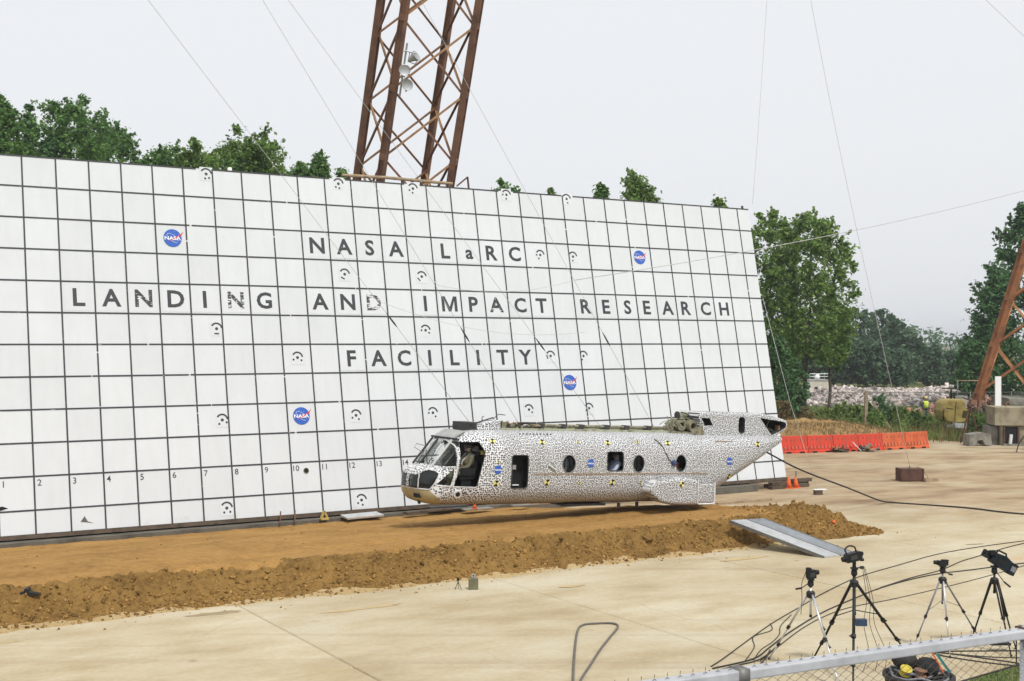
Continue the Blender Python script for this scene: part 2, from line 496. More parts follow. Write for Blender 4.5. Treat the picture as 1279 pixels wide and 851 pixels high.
M['damp'] = mat('damp_concrete', (0.30, 0.235, 0.135), 0.7, 0.25, 2.5)
M['earth'] = mat('earth_dust', (0.46, 0.345, 0.185), 0.95, 0.2, 3.0)
M['plat'] = mat('platform_concrete', (0.36, 0.35, 0.33), 0.9, 0.25, 1.5)
M['field'] = mat_soil('field_soil', (0.17, 0.18, 0.07), (0.11, 0.10, 0.045), 0.5)
M['joint'] = mat_soil('packed_earth', (0.26, 0.20, 0.12), (0.18, 0.13, 0.075), 1.0)

# ------------------------------------------------------------------ building helpers
class MB:
    def __init__(s):
        s.v, s.f, s.mi = [], [], []
    def add(s, verts, faces, mi=0, Mx=None):
        o = len(s.v)
        if Mx is not None:
            verts = [Mx @ Vector(q) for q in verts]
        s.v.extend([tuple(q) for q in verts])
        s.f.extend([tuple(i + o for i in fc) for fc in faces])
        s.mi.extend([mi] * len(faces))
        return s
    def box(s, x0, x1, y0, y1, z0, z1, mi=0, Mx=None):
        v = [(x, y, z) for z in (z0, z1) for y in (y0, y1) for x in (x0, x1)]
        f = [(0, 2, 3, 1), (4, 5, 7, 6), (0, 1, 5, 4), (2, 6, 7, 3), (0, 4, 6, 2), (1, 3, 7, 5)]
        return s.add(v, f, mi, Mx)
    def beam(s, p, q, w, h, mi=0, up=(0, 0, 1)):
        """a box of width w and height h from p to q."""
        p, q = Vector(p), Vector(q)
        d = (q - p)
        L = d.length
        if L < 1e-6:
            return s
        d.normalize()
        u = Vector(up)
        if abs(d.dot(u)) > 0.98:
            u = Vector((0, 1, 0))
        sd = d.cross(u).normalized()
        u = sd.cross(d).normalized()
        v = []
        for e in (p, q):
            for a, b in ((-1, -1), (1, -1), (1, 1), (-1, 1)):
                v.append(e + sd * (a * w / 2) + u * (b * h / 2))
        f = [(3, 2, 1, 0), (4, 5, 6, 7)] + [(i, (i + 1) % 4, 4 + (i + 1) % 4, 4 + i) for i in range(4)]
        return s.add(v, f, mi)
    def tube(s, pts, r, n=8, mi=0, cap=True):
        pts = [Vector(q) for q in pts]
        m = len(pts)
        rs = r if hasattr(r, '__len__') else [r] * m
        v, f = [], []
        pu = None
        for i, p in enumerate(pts):
            t = (pts[min(i + 1, m - 1)] - pts[max(i - 1, 0)])
            t = t.normalized() if t.length > 1e-9 else Vector((0, 0, 1))
            if pu is None:
                a = Vector((0, 0, 1)) if abs(t.z) < 0.9 else Vector((1, 0, 0))
                u = t.cross(a).normalized()
            else:
                u = (pu - t * pu.dot(t))
                u = u.normalized() if u.length > 1e-6 else t.orthogonal().normalized()
            w = t.cross(u)
            pu = u
            for k in range(n):
                an = 2 * math.pi * k / n
                v.append(p + (u * math.cos(an) + w * math.sin(an)) * rs[i])
        for i in range(m - 1):
            for k in range(n):
                k2 = (k + 1) % n
                f.append((i * n + k, i * n + k2, (i + 1) * n + k2, (i + 1) * n + k))
        if cap:
            f.append(tuple(range(n - 1, -1, -1)))
            f.append(tuple(range((m - 1) * n, m * n)))
        return s.add(v, f, mi)
    def lathe(s, prof, n=16, mi=0, Mx=None):
        v, f = [], []
        for r, z in prof:
            for k in range(n):
                an = 2 * math.pi * k / n
                v.append((r * math.cos(an), r * math.sin(an), z))
        for i in range(len(prof) - 1):
            for k in range(n):
                k2 = (k + 1) % n
                f.append((i * n + k, i * n + k2, (i + 1) * n + k2, (i + 1) * n + k))
        f.append(tuple(range(n - 1, -1, -1)))
        f.append(tuple(range((len(prof) - 1) * n, len(prof) * n)))
        return s.add(v, f, mi, Mx)
    def prism(s, poly, y0, y1, mi=0, Mx=None):
        """polygon in x,z (counter-clockwise) pushed along y."""
        n = len(poly)
        v = [(x, y0, z) for x, z in poly] + [(x, y1, z) for x, z in poly]
        f = [tuple(range(n)), tuple(range(2 * n - 1, n - 1, -1))]
        f += [((i + 1) % n, i, n + i, n + (i + 1) % n) for i in range(n)]
        return s.add(v, f, mi, Mx)
    def ring(s, r0, r1, y0, y1, a0=0, a1=360, n=18, c=(0, 0), mi=0, Mx=None):
        """arc band in x,z between radii r0 and r1, thickness along y."""
        v, f = [], []
        full = abs(a1 - a0) >= 360
        m = n if full else n + 1
        for i in range(m):
            a = R_(a0 + (a1 - a0) * i / n)
            for rr in (r0, r1):
                for y in (y0, y1):
                    v.append((c[0] + rr * math.cos(a), y, c[1] + rr * math.sin(a)))
        for i in range(n):
            A, B = i * 4, ((i + 1) % m) * 4
            f += [(A, A + 2, B + 2, B), (A + 1, B + 1, B + 3, A + 3), (A + 2, A + 3, B + 3, B + 2), (A, B, B + 1, A + 1)]
        if not full:
            f += [(0, 1, 3, 2), (m * 4 - 4, m * 4 - 2, m * 4 - 1, m * 4 - 3)]
        return s.add(v, f, mi, Mx)
    def disc(s, r, y0, y1, c=(0, 0), n=14, mi=0, Mx=None):
        return s.prism([(c[0] + r * math.cos(2 * math.pi * k / n), c[1] + r * math.sin(2 * math.pi * k / n)) for k in range(n)], y0, y1, mi, Mx)
    def mesh(s, name, mats, smooth=False, fix=True):
        me = bpy.data.meshes.new(name)
        me.from_pydata(s.v, [], s.f)
        for m_ in (mats if isinstance(mats, (list, tuple)) else [mats]):
            me.materials.append(m_)
        me.polygons.foreach_set('material_index', s.mi)
        if smooth:
            me.polygons.foreach_set('use_smooth', [True] * len(s.f))
        if fix:
            bm = bmesh.new()
            bm.from_mesh(me)
            bmesh.ops.recalc_face_normals(bm, faces=bm.faces)
            bm.to_mesh(me)
            bm.free()
        me.update()
        return me
    def build(s, name, mats, parent=None, loc=None, rot=None, smooth=False, fix=True):
        return link(name, s.mesh(name, mats, smooth, fix), parent, loc, rot)

def link(name, me, parent=None, loc=None, rot=None):
    o = bpy.data.objects.new(name, me)
    COL.objects.link(o)
    if parent is not None:
        o.parent = parent
    if loc is not None:
        o.location = loc
    if rot is not None:
        o.rotation_euler = rot
    return o

def tag(o, label=None, cat=None, group=None, kind=None):
    for k, v in (('label', label), ('category', cat), ('group', group), ('kind', kind)):
        if v:
            o[k] = v
    return o

def thing(name, label, cat, loc=(0, 0, 0), rot=(0, 0, 0), group=None):
    o = bpy.data.objects.new(name, None)
    o.empty_display_size = 0.3
    COL.objects.link(o)
    o.location = loc
    o.rotation_euler = rot
    return tag(o, label, cat, group)

def copy_tree(o, parent=None, **kw):
    c = o.copy()
    COL.objects.link(c)
    if parent is not None:
        c.parent = parent
    for ch in [x for x in o.children]:
        copy_tree(ch, c)
    for k, v in kw.items():
        c[k] = v
    return c

def apply_mods(o):
    dg = bpy.context.evaluated_depsgraph_get()
    dg.update()
    me = bpy.data.meshes.new_from_object(o.evaluated_get(dg), depsgraph=dg)
    o.modifiers.clear()
    o.data = me
    return o

def temp(mb, mats, name='cutter'):
    return mb.build(name, mats)

def boolean(o, cutters, op='DIFFERENCE'):
    for c in cutters:
        m_ = o.modifiers.new('b', 'BOOLEAN')
        m_.operation = op
        m_.object = c
        m_.solver = 'EXACT'
    apply_mods(o)
    return o

def bevel(o, w, seg=2):
    m_ = o.modifiers.new('v', 'BEVEL')
    m_.width = w
    m_.segments = seg
    m_.limit_method = 'ANGLE'
    apply_mods(o)
    return o

def drop(objs):
    for o in objs:
        me = o.data
        bpy.data.objects.remove(o)
        if me and me.users == 0:
            bpy.data.meshes.remove(me)

def text_mesh(ch, height, depth, bold=0.0, aspect=1.0, m=None):
    cu = bpy.data.curves.new('txt', 'FONT')
    cu.body = ch
    cu.size = 1.0
    cu.extrude = 0.01
    cu.offset = bold
    cu.resolution_u = 3
    cu.align_x = 'CENTER'
    o = bpy.data.objects.new('txt', cu)
    COL.objects.link(o)
    dg = bpy.context.evaluated_depsgraph_get()
    dg.update()
    me = bpy.data.meshes.new_from_object(o.evaluated_get(dg), depsgraph=dg)
    bpy.data.objects.remove(o)
    bpy.data.curves.remove(cu)
    n = len(me.vertices)
    co = np.empty(n * 3)
    me.vertices.foreach_get('co', co)
    co = co.reshape(-1, 3)
    lo, hi = co.min(0), co.max(0)
    s = height / (hi[1] - lo[1])
    out = np.empty_like(co)
    out[:, 0] = (co[:, 0] - (lo[0] + hi[0]) / 2) * s * aspect
    out[:, 2] = (co[:, 1] - (lo[1] + hi[1]) / 2) * s
    out[:, 1] = np.where(co[:, 2] > 0, -depth, 0.0)
    me.vertices.foreach_set('co', out.ravel())
    me.materials.clear()
    if m:
        me.materials.append(m)
    me.update()
    return me

def vnoise(x, y, seed=0):
    xi, yi = np.floor(x).astype(int), np.floor(y).astype(int)
    fx, fy = x - xi, y - yi
    fx, fy = fx * fx * (3 - 2 * fx), fy * fy * (3 - 2 * fy)
    def h(a, b):
        q = (a * 374761393 + b * 668265263 + seed * 974711) & 0x7fffffff
        q = (q ^ (q >> 13)) * 1274126177 & 0x7fffffff
        return ((q ^ (q >> 16)) & 0xffff) / 65535.0
    return (h(xi, yi) * (1 - fx) + h(xi + 1, yi) * fx) * (1 - fy) + (h(xi, yi + 1) * (1 - fx) + h(xi + 1, yi + 1) * fx) * fy

def fbm(x, y, octv=4, seed=0):
    t, a = 0, 0.5
    for i in range(octv):
        t = t + a * vnoise(x * 2 ** i, y * 2 ** i, seed + i * 17)
        a *= 0.5
    return t

def sstep(e0, e1, x):
    t = np.clip((x - e0) / (e1 - e0), 0, 1)
    return t * t * (3 - 2 * t)

def cat_pts(p, q, sag, n=14):
    p, q = Vector(p), Vector(q)
    return [p.lerp(q, i / n) - Vector((0, 0, sag * 4 * (i / n) * (1 - i / n))) for i in range(n + 1)]

def smooth_pts(pts, n=6):
    """Catmull-Rom through the points."""
    P = [Vector(p) for p in pts]
    P = [P[0] * 2 - P[1]] + P + [P[-1] * 2 - P[-2]]
    out = []
    for i in range(1, len(P) - 2):
        for k in range(n):
            t = k / n
            a, b, c, d = P[i - 1], P[i], P[i + 1], P[i + 2]
            out.append(0.5 * ((2 * b) + (c - a) * t + (2 * a - 5 * b + 4 * c - d) * t * t + (3 * b - a - 3 * c + d) * t ** 3))
    out.append(P[-2])
    return out

def quads_mesh(name, V, m, nper=4):
    """V: (N*nper, 3) array, every nper vertices one face."""
    me = bpy.data.meshes.new(name)
    N = len(V) // nper
    me.vertices.add(N * nper)
    me.vertices.foreach_set('co', np.ascontiguousarray(V, dtype=np.float32).ravel())
    me.loops.add(N * nper)
    me.loops.foreach_set('vertex_index', np.arange(N * nper, dtype=np.int32))
    me.polygons.add(N)
    me.polygons.foreach_set('loop_start', np.arange(N, dtype=np.int32) * nper)
    me.polygons.foreach_set('loop_total', np.full(N, nper, dtype=np.int32))
    me.materials.append(m)
    me.update()
    me.validate()
    return me

# ================================================================== GROUND
b = MB()
b.add([(-2500, -300, -0.06), (2500, -300, -0.06), (2500, 3200, -0.06), (-2500, 3200, -0.06)], [(0, 1, 2, 3)])
ground = tag(b.build('ground', M['field'], fix=False), kind='structure')

# sandy bed that shows in the joints and along the back edge of the apron
b = MB()
q = [AB(-30, 30, -0.03), AB(75, 30, -0.03), AB(75, -14, -0.03), AB(-30, -14, -0.03)]
b.add(q, [(0, 1, 2, 3)])
tag(b.build('apron_bed', M['joint'], fix=False), kind='structure')

apron = thing('concrete_apron', None, None)
tag(apron, kind='structure')
SL = 6.1
def slab_mesh(w, h):
    mb = MB()
    c = 0.02
    x0, x1, y0, y1 = -w / 2, w / 2, -h / 2, h / 2
    v = [(x0, y0, -0.1), (x1, y0, -0.1), (x1, y1, -0.1), (x0, y1, -0.1),
         (x0, y0, -c), (x1, y0, -c), (x1, y1, -c), (x0, y1, -c),
         (x0 + c, y0 + c, 0), (x1 - c, y0 + c, 0), (x1 - c, y1 - c, 0), (x0 + c, y1 - c, 0)]
    f = [(8, 9, 10, 11)]
    for i in range(4):
        j = (i + 1) % 4
        f += [(i, j, 4 + j, 4 + i), (4 + i, 4 + j, 8 + j, 8 + i)]
    return mb.add(v, f).mesh('slab', M['concrete'], fix=False)
slab_me = slab_mesh(SL - 0.022, SL - 0.022)
for i in range(-4, 12):
    for j in range(-3, 7):
        a0, b0 = 9.15 + SL * (i - 1) + SL / 2, 15.7 + SL * (j - 3) - SL / 2
        p = AB(a0, b0)
        if p.y < 14 or p.y > 70 or abs(p.x) > p.y * 0.43 + 6:
            continue
        if b0 < -3.5 and a0 < 28:            # behind the backdrop wall
            continue
        o = link('slab', slab_me, apron, (p.x, p.y, rng.uniform(-0.004, 0.004)), (0, 0, TH))

# ------------------------------------------------------------------ dirt bed under the aircraft
def mound_h(a, bb):
    toe = 10.0 + 0.55 * (fbm(a * 0.45, a * 0 + 3.3, 3, 5) - 0.45) + 0.42 * (fbm(a * 1.9, bb * 0.2, 3, 9) - 0.5)
    wid = 1.15 + 0.9 * (fbm(a * 0.6, a * 0 + 8.1, 2, 21) - 0.4)
    H0 = 0.64 + 0.10 * (fbm(a * 0.35, bb * 0.25, 3, 2) - 0.45)
    tt = np.clip((toe - bb) / wid, 0, 1)
    front = np.where(tt < .32, tt * .45, .144 + .856 * sstep(0, 1, (tt - .32) / .68) ** .9)
    back = 0.22 + 0.78 * sstep(0.6, 6.5, bb)
    # the bed runs out at the right-hand end as a loose heap
    e0 = 22.9 - 3.2 * np.abs((bb - 9.0) / 4.2) ** 1.5
    e0 = np.where(bb < 9.0, 22.9 - 0.62 * (9.0 - bb), e0)
    end = sstep(0, 1, (e0 - a) / 2.4)
    h = H0 * front * back * end
    # scarp roughness
    scarp = np.exp(-((bb - (toe - 0.55)) / 0.55) ** 2)
    heap = sstep(18.6, 19.8, a) * sstep(7.4, 8.4, bb)
    rough = 0.05 + 0.9 * np.maximum(scarp, heap)
    rdg = 1 - 2 * np.abs(fbm(a * 2.6, bb * 2.6, 3, 55) - 0.46)
    h = h + rough * front * end * (0.46 * (fbm(a * 1.5, bb * 1.5, 4, 31) - 0.48) + 0.58 * (fbm(a * 4.5, bb * 4.5, 3, 77) - 0.46) + 0.40 * (fbm(a * 11., bb * 11., 2, 78) - 0.37) + 0.20 * (rdg - 0.85))
    h = h + heap * end * front * 0.12
    h = h + 0.05 * front * end * (fbm(a * 2.4, bb * 3.4, 4, 12) - 0.45)
    for bc in (3.1, 4.9, 7.3):
        ln = bc + 0.5 * np.sin(a * 0.22 + bc)
        h = h - 0.055 * front * end * np.exp(-((bb - ln) / 0.16) ** 2) * (0.5 + fbm(a * 2.5, bb * 2.5, 2, 91)) * sstep(-6, 2, a)
    return np.where(front * end > 0.001, np.maximum(h, -0.02), -0.05)

na, nb = 700, 210
ga = np.linspace(-6.0, 23.6, na)
gb = np.concatenate([np.linspace(0.35, 8.2, 80), np.linspace(8.26, 11.0, nb - 80)])
A_, B_ = np.meshgrid(ga, gb, indexing='ij')
H_ = mound_h(A_, B_)
base = np.array(B0)
XY = base[None, None, :2] + A_[..., None] * np.array(DV)[:2] + B_[..., None] * np.array(MV)[:2]
V = np.concatenate([XY, H_[..., None]], -1).reshape(-1, 3)
idx = np.arange(na * nb).reshape(na, nb)
Fq = np.stack([idx[:-1, :-1], idx[:-1, 1:], idx[1:, 1:], idx[1:, :-1]], -1).reshape(-1, 4)
keep = (H_.ravel()[Fq] > -0.045).any(1)
Fq = Fq[keep][:, ::-1]
me = bpy.data.meshes.new('dirt_bed')
me.from_pydata(V.tolist(), [], Fq.tolist())
me.materials.append(M['soil'])
me.materials.append(M['scarp'])
ctr_b = B_.ravel()[Fq].mean(1)
ctr_a = A_.ravel()[Fq].mean(1)
toe_f = 10.0 + 0.55 * (fbm(ctr_a * 0.45, ctr_a * 0 + 3.3, 3, 5) - 0.45)
isc = (ctr_b > toe_f - 1.2 + 0.7 * (fbm(ctr_a * 1.5, ctr_b * 1.5, 3, 41) - 0.5)) & (ctr_b < toe_f - .18 + .5 * (fbm(ctr_a * 1.3, ctr_b * 1.3, 3, 45) - .5)) | ((ctr_a > 19.2) & (ctr_b > 7.8))
me.materials.append(M['spill'])
mi_ = isc.astype(int)
mi_[(~isc) & (ctr_b > toe_f - .55)] = 2
me.polygons.foreach_set('material_index', mi_)
me.polygons.foreach_set('use_smooth', [True] * len(Fq))
me.update()
mound = tag(link('dirt_bed', me), kind='structure')

# loose clods on the broken front face and scattered on the concrete below it
def chunk_cloud(name, P, S, m, parent=None, seed=3, flat=0.75):
    """one mesh of irregular eight-cornered lumps: P centres, S sizes."""
    r = np.random.default_rng(seed)
    N = len(P)
    cube = np.array([[-1, -1, -1], [1, -1, -1], [1, 1, -1], [-1, 1, -1], [-1, -1, 1], [1, -1, 1], [1, 1, 1], [-1, 1, 1]], float) * 0.5
    C = cube[None] * (1 + r.uniform(-0.45, 0.35, (N, 8, 3)))
    C *= S[:, None, None] * np.stack([r.uniform(0.7, 1.3, N), r.uniform(0.7, 1.3, N), r.uniform(0.5, 1.0, N) * flat], -1)[:, None]
    ax = r.normal(size=(N, 3)); ax /= np.linalg.norm(ax, axis=1)[:, None]
    an = r.uniform(0, 2 * np.pi, N)
    c, s_ = np.cos(an)[:, None, None], np.sin(an)[:, None, None]
    cr = np.cross(np.broadcast_to(ax[:, None], C.shape), C)
    dt = (C * ax[:, None]).sum(-1, keepdims=True)
    C = C * c + cr * s_ + ax[:, None] * dt * (1 - c) + P[:, None]
    q = np.array([[0, 3, 2, 1], [4, 5, 6, 7], [0, 1, 5, 4], [1, 2, 6, 5], [2, 3, 7, 6], [3, 0, 4, 7]])
    Fc = (np.arange(N)[:, None, None] * 8 + q[None]).reshape(-1, 4)
    me = bpy.data.meshes.new(name)
    me.vertices.add(N * 8)
    me.vertices.foreach_set('co', C.astype(np.float32).ravel())
    me.loops.add(len(Fc) * 4)
    me.loops.foreach_set('vertex_index', Fc.astype(np.int32).ravel())
    me.polygons.add(len(Fc))
    me.polygons.foreach_set('loop_start', (np.arange(len(Fc)) * 4).astype(np.int32))
    me.polygons.foreach_set('loop_total', np.full(len(Fc), 4, np.int32))
    me.materials.append(m)
    me.update()
    me.validate()
    return link(name, me, parent)

def ab_to_xyz(a, bb, z):
    p = base[None, :2] + a[:, None] * np.array(DV)[:2] + bb[:, None] * np.array(MV)[:2]
    return np.concatenate([p, z[:, None]], 1)

N = 14000
a = rng.uniform(-4, 22.8, N)
bb = 9.4 + rng.normal(0, 0.33, N)
hp = rng.random(N) < 0.22
a[hp] = rng.uniform(18.8, 22.9, hp.sum())
bb[hp] = rng.uniform(7.2, 10.0, hp.sum())
z = mound_h(a, bb)
S = np.clip(rng.gamma(1.3, 0.016, N), 0.010, 0.085)
sel = z > -0.03
o = chunk_cloud('clods', ab_to_xyz(a, bb, z + S * 0.1)[sel], S[sel], M['clod'], mound, 5)
tag(o, kind='stuff')
N = 70
a = rng.uniform(-4, 22.6, N)
bb = 9.35 + rng.normal(0, 0.4, N)
z = mound_h(a, bb)
S = np.clip(rng.gamma(2.5, 0.045, N), 0.06, 0.26)
o = chunk_cloud('lumps', ab_to_xyz(a, bb, z - S * 0.08)[z > 0], S[z > 0] * .85, M['scarp'], mound, 15)
tag(o, kind='stuff')
N = 260
a = rng.uniform(-4, 23.5, N)
bb = 9.9 + rng.exponential(0.32, N)
S = np.clip(rng.gamma(1.4, 0.011, N), 0.008, 0.05)
o = chunk_cloud('crumbs', ab_to_xyz(a, bb, S * 0.2), S, M['clod'], mound, 6)
tag(o, kind='stuff')
N = 260
a = rng.uniform(-4, 19.5, N)
bb = rng.uniform(0.8, 9.0, N)
S = np.clip(rng.gamma(1.6, 0.010, N), 0.01, 0.05)
o = chunk_cloud('pebbles', ab_to_xyz(a, bb, mound_h(a, bb) + S * 0.15), S, M['clod'], mound, 8)
tag(o, kind='stuff')

# ================================================================== BACKDROP WALL
WR = 11.7                                     # rows from top to bottom edge
wall = thing('backdrop_wall', 'huge white backdrop wall ruled in black squares with big black lettering', 'wall',
             (B0.x, B0.y, 0.382), (-LEAN, 0, TH))
def wx(c): return c * K
def wz(r): return (WR - r) * AK
C0, C1 = -3.0, 30.66
PT = 0.03
def panel_mesh(w, h):
    mb = MB()
    g = 0.004
    mb.box(-w / 2 + g, w / 2 - g, -PT, 0, -h / 2 + g, h / 2 - g)
    return mb.mesh('panel', M['wall'], fix=False)
pm_full, pm_low, = panel_mesh(K, AK), panel_mesh(K, 0.7 * AK)
pm_end, pm_endlow = panel_mesh(0.66 * K, AK), panel_mesh(0.66 * K, 0.7 * AK)
rest = MB()
for c in range(-3, 31):
    for r in range(12):
        w = K if c < 30 else 0.66 * K
        hh = AK if r < 11 else 0.7 * AK
        x = wx(c) + w / 2
        zc = wz(r) - hh / 2
        yo = random.uniform(-0.0025, 0.0025)
        if 0 <= c < 25:
            me = pm_full if r < 11 else pm_low
            o = link('panel', me, wall, (x, yo, zc), (random.uniform(-0.003, 0.003), 0, random.uniform(-0.003, 0.003)))
        else:
            rest.box(x - w / 2 + 0.004, x + w / 2 - 0.004, -PT + yo, yo, zc - hh / 2 + 0.004, zc + hh / 2 - 0.004)
tag(rest.build('far_panels', M['wall'], wall, fix=False), kind='stuff')
bk = MB()
bk.box(wx(C0), wx(C1), 0.006, 0.05, 0, wz(0))
for c in range(-3, 31, 3):
    bk.box(wx(c), wx(c) + 0.1, 0.052, 0.25, 0.02, wz(0) - 0.02)
bk.build('backing_frame', M['wood_dark'], wall, fix=False)
# grid stripes, proud of the panels
LW = 0.044
for c in range(-3, 31):
    mb = MB()
    x = wx(c)
    top = wz(0.0)
    low = 0.0
    # little breaks where the paint has flaked
    cuts = sorted(random.sample(range(3, 40), 2)) if c % 3 == 0 else []
    z0 = low
    for k in cuts:
        zc = wz(0) * k / 41
        mb.box(x - LW / 2, x + LW / 2, -PT - 0.012, -PT - 0.004, z0, zc)
        z0 = zc + random.uniform(0.03, 0.06)
    mb.box(x - LW / 2, x + LW / 2, -PT - 0.012, -PT - 0.004, z0, top)
    mb.build('grid_stripe', M['stripe'], wall, fix=False)
TOPGAP = [(6.45, 7.02), (11.2, 11.8), (14.12, 14.75), (18.1, 18.75), (20.95, 21.5)]
for r in range(12):
    mb = MB()
    z = wz(r) - (0.02 if r == 0 else 0)
    segs = []
    s0 = C0
    gaps = TOPGAP if r == 0 else [(g_, g_ + random.uniform(0.03, 0.08)) for g_ in sorted(random.uniform(-2, 30) for _ in range(3))]
    for g0, g1 in gaps:
        segs.append((s0, g0))
        s0 = g1
    segs.append((s0, C1))
    for p, q in segs:
        if q - p > 0.02:
            mb.box(wx(p), wx(q), -PT - 0.010, -PT - 0.0035, z - LW / 2, z + LW / 2)
    mb.build('grid_stripe', M['stripe'], wall, fix=False)

# letters on their plates
LH = 0.515
plate_me = MB().box(-0.40, 0.40, -0.003, 0, -0.39, 0.39).mesh('letter_plate', M['wall'], fix=False)
letter_cache = {}
def glyph_M(h, m):
    w, t = h * 0.56, h * 0.20
    P = [(-w, 0), (-w + t, 0), (-w + t, .72 * h), (-t * .42, .0), (t * .42, 0), (w - t, .72 * h), (w - t, 0), (w, 0), (w, h), (w - t * 1.25, h), (0, .30 * h), (-w + t * 1.25, h), (-w, h)]
    return MB().prism([(x, z - h / 2) for x, z in P], -0.005, 0).mesh('letter', M[m])
def put_letter(ch, c, r, m='black', h=LH, bold=0.025):
    key = (ch, m, h)
    if key not in letter_cache:
        letter_cache[key] = glyph_M(h, m) if ch == 'M' else text_mesh(ch, h, 0.005, bold, 1.04, M[m])
    pl = link('letter_plate', plate_me, wall, (wx(c), -PT - 0.0015 - random.uniform(0, 0.001), wz(r) - 0.0), (0, random.uniform(-0.006, 0.006), 0))
    o = link('letter', letter_cache[key], pl, (0, -0.003, -0.0 if ch != 'a' else -0.08))
    return o
def put_word(word, c, r, odd={}):
    for i, ch in enumerate(word):
        if ch != ' ':
            m = odd.get(i, 'black')
            o = put_letter(ch, c + i + random.uniform(-0.03, 0.03), r, m, LH if ch != 'a' else 0.33)
            if m == 'black_gone':
                o['label'] = 'letter whose black paint has mostly flaked off'
put_word('NASA LaRC', 10.53, 2.5)
put_word('LANDING AND IMPACT RESEARCH', 2.5, 4.5, {2: 'black_worn', 5: 'black_gone', 10: 'black_gone', 15: 'black_worn'})
put_word('FACILITY', 11.5, 6.5)
for k in range(0, 17):
    me = text_mesh(str(k), 0.17, 0.003, 0.004, 1.0, M['black'])
    link('numeral', me, wall, (wx(k - 1 + (0.15 if k < 10 else 0.17)), -PT - 0.0035, wz(10.19)))

# coded targets: arc, centre dot and outer dots on a white plate
TG = [(6.79, .18, [-105, -56], 0), (11.53, .19, [-130, -82], 0), (14.46, .17, [-155, -100], 0), (18.44, .15, [180, -100], 0), (21.2, .14, [-80], 0),
      (11.48, 3.5, [-120], 1), (14.48, 3.5, [-140], 1), (19.67, 2.49, [180, -120], 0), (21.18, 2.5, [-100], 0), (6.8, 5.48, [-92], 1),
      (14.43, 5.49, [180, -35], 0), (9.51, 6.46, [-155, -35], 0), (19.63, 6.46, [195], 1), (21.13, 6.47, [-120], 0), (6.79, 8.5, [-130, -30], 0),
      (11.46, 8.49, [-150, -55], 0), (14.41, 8.49, [180, -55], 0), (18.41, 8.49, [-40], 0), (21.11, 8.51, [-150], 0), (6.75, 11.34, [-125, -50], 0),
      (11.4, 11.39, [-145, -80], 0)]
tp_me = MB().box(-0.20, 0.20, -0.002, 0, -0.22, 0.215).mesh('coded_target', M['wall'], fix=False)
for c, r, dots_, bar in TG:
    t = link('coded_target', tp_me, wall, (wx(c), -PT - 0.003, wz(r)))
    mb = MB().ring(0.135, 0.185, -0.0035, 0.0005, 5, 150, 16, (0.0, 0.005))
    mb.build('target_arc', M['black'], t, (0, -0.0025, 0), fix=False)
    MB().disc(0.047, -0.0035, 0.0005).build('target_dot', M['black'], t, (0, -0.0025, 0), fix=False)
    for an in dots_:
        x, z = 0.148 * math.cos(R_(an)), 0.148 * math.sin(R_(an))
        mb = MB()
        if bar:
            mb.box(-0.07, 0.07, -0.0035, 0.0005, -0.022, 0.022)
            mb.build('target_bar', M['black'], t, (x, -0.0025, z), (0, -R_(an + 90), 0), fix=False)
        else:
            mb.disc(0.033, -0.0035, 0.0005, n=12)
            mb.build('target_dot', M['black'], t, (x, -0.0025, z), fix=False)

# blue round agency emblems
def emblem(parent, loc, s=1.0, detail=True, rot=(0, 0, 0)):
    e = MB().disc(0.27 * s, -0.006, 0, n=36).build('emblem', M['nasa_blue'], parent, loc, rot, fix=False)
    def on(mb, nm, m, y):
        o = mb.build(nm, M[m], e, (0, -0.006, 0), fix=False)
        return o
    me = text_mesh('NASA', 0.115 * s, 0.008, 0.02, 1.22, M['white'])
    link('emblem_lettering', me, e, (0, -0.006, -0.005))
    if not detail:
        return e
    # white orbit ring, tilted
    mb = MB()
    el = []
    for i in range(33):
        a_ = R_(20 + 320 * i / 32)
        x, z = 0.20 * s * math.cos(a_), 0.085 * s * math.sin(a_)
        t_ = R_(-38)
        el.append((x * math.cos(t_) - z * math.sin(t_), -0.002, x * math.sin(t_) + z * math.cos(t_)))
    mb.tube(el, 0.0055 * s, 5)
    on(mb, 'emblem_orbit', 'white', 0)
    # red forked wing
    P = [(0.335, 0.215), (0.27, 0.11), (0.10, 0.045), (-0.16, -0.12), (-0.02, -0.005), (0.12, 0.10), (0.20, 0.085)]
    P2 = [(0.335, 0.215), (0.20, 0.085), (0.06, 0.03), (-0.16, -0.12), (0.09, -0.005), (0.24, 0.055)]
    for poly in (P2,):
        mb = MB().prism([(x * s, z * s) for x, z in poly][::-1], -0.0065, -0.001)
        on(mb, 'emblem_wing', 'nasa_red', 0)
    mb = MB()
    for i in range(9):
        a_ = random.uniform(0, 6.28)
        rr = random.uniform(0.12, 0.23) * s
        mb.disc(0.006 * s, -0.003, 0, (rr * math.cos(a_), rr * math.sin(a_)), 6)
    on(mb, 'emblem_stars', 'white', 0)
    return e
for c, r, s in [(5.54, 2.46, 1.0), (24.43, 2.41, 0.97), (20.36, 7.5, 1.0), (9.49, 8.45, 0.99)]:
    emblem(wall, (wx(c), -PT - 0.004, wz(r)), s)

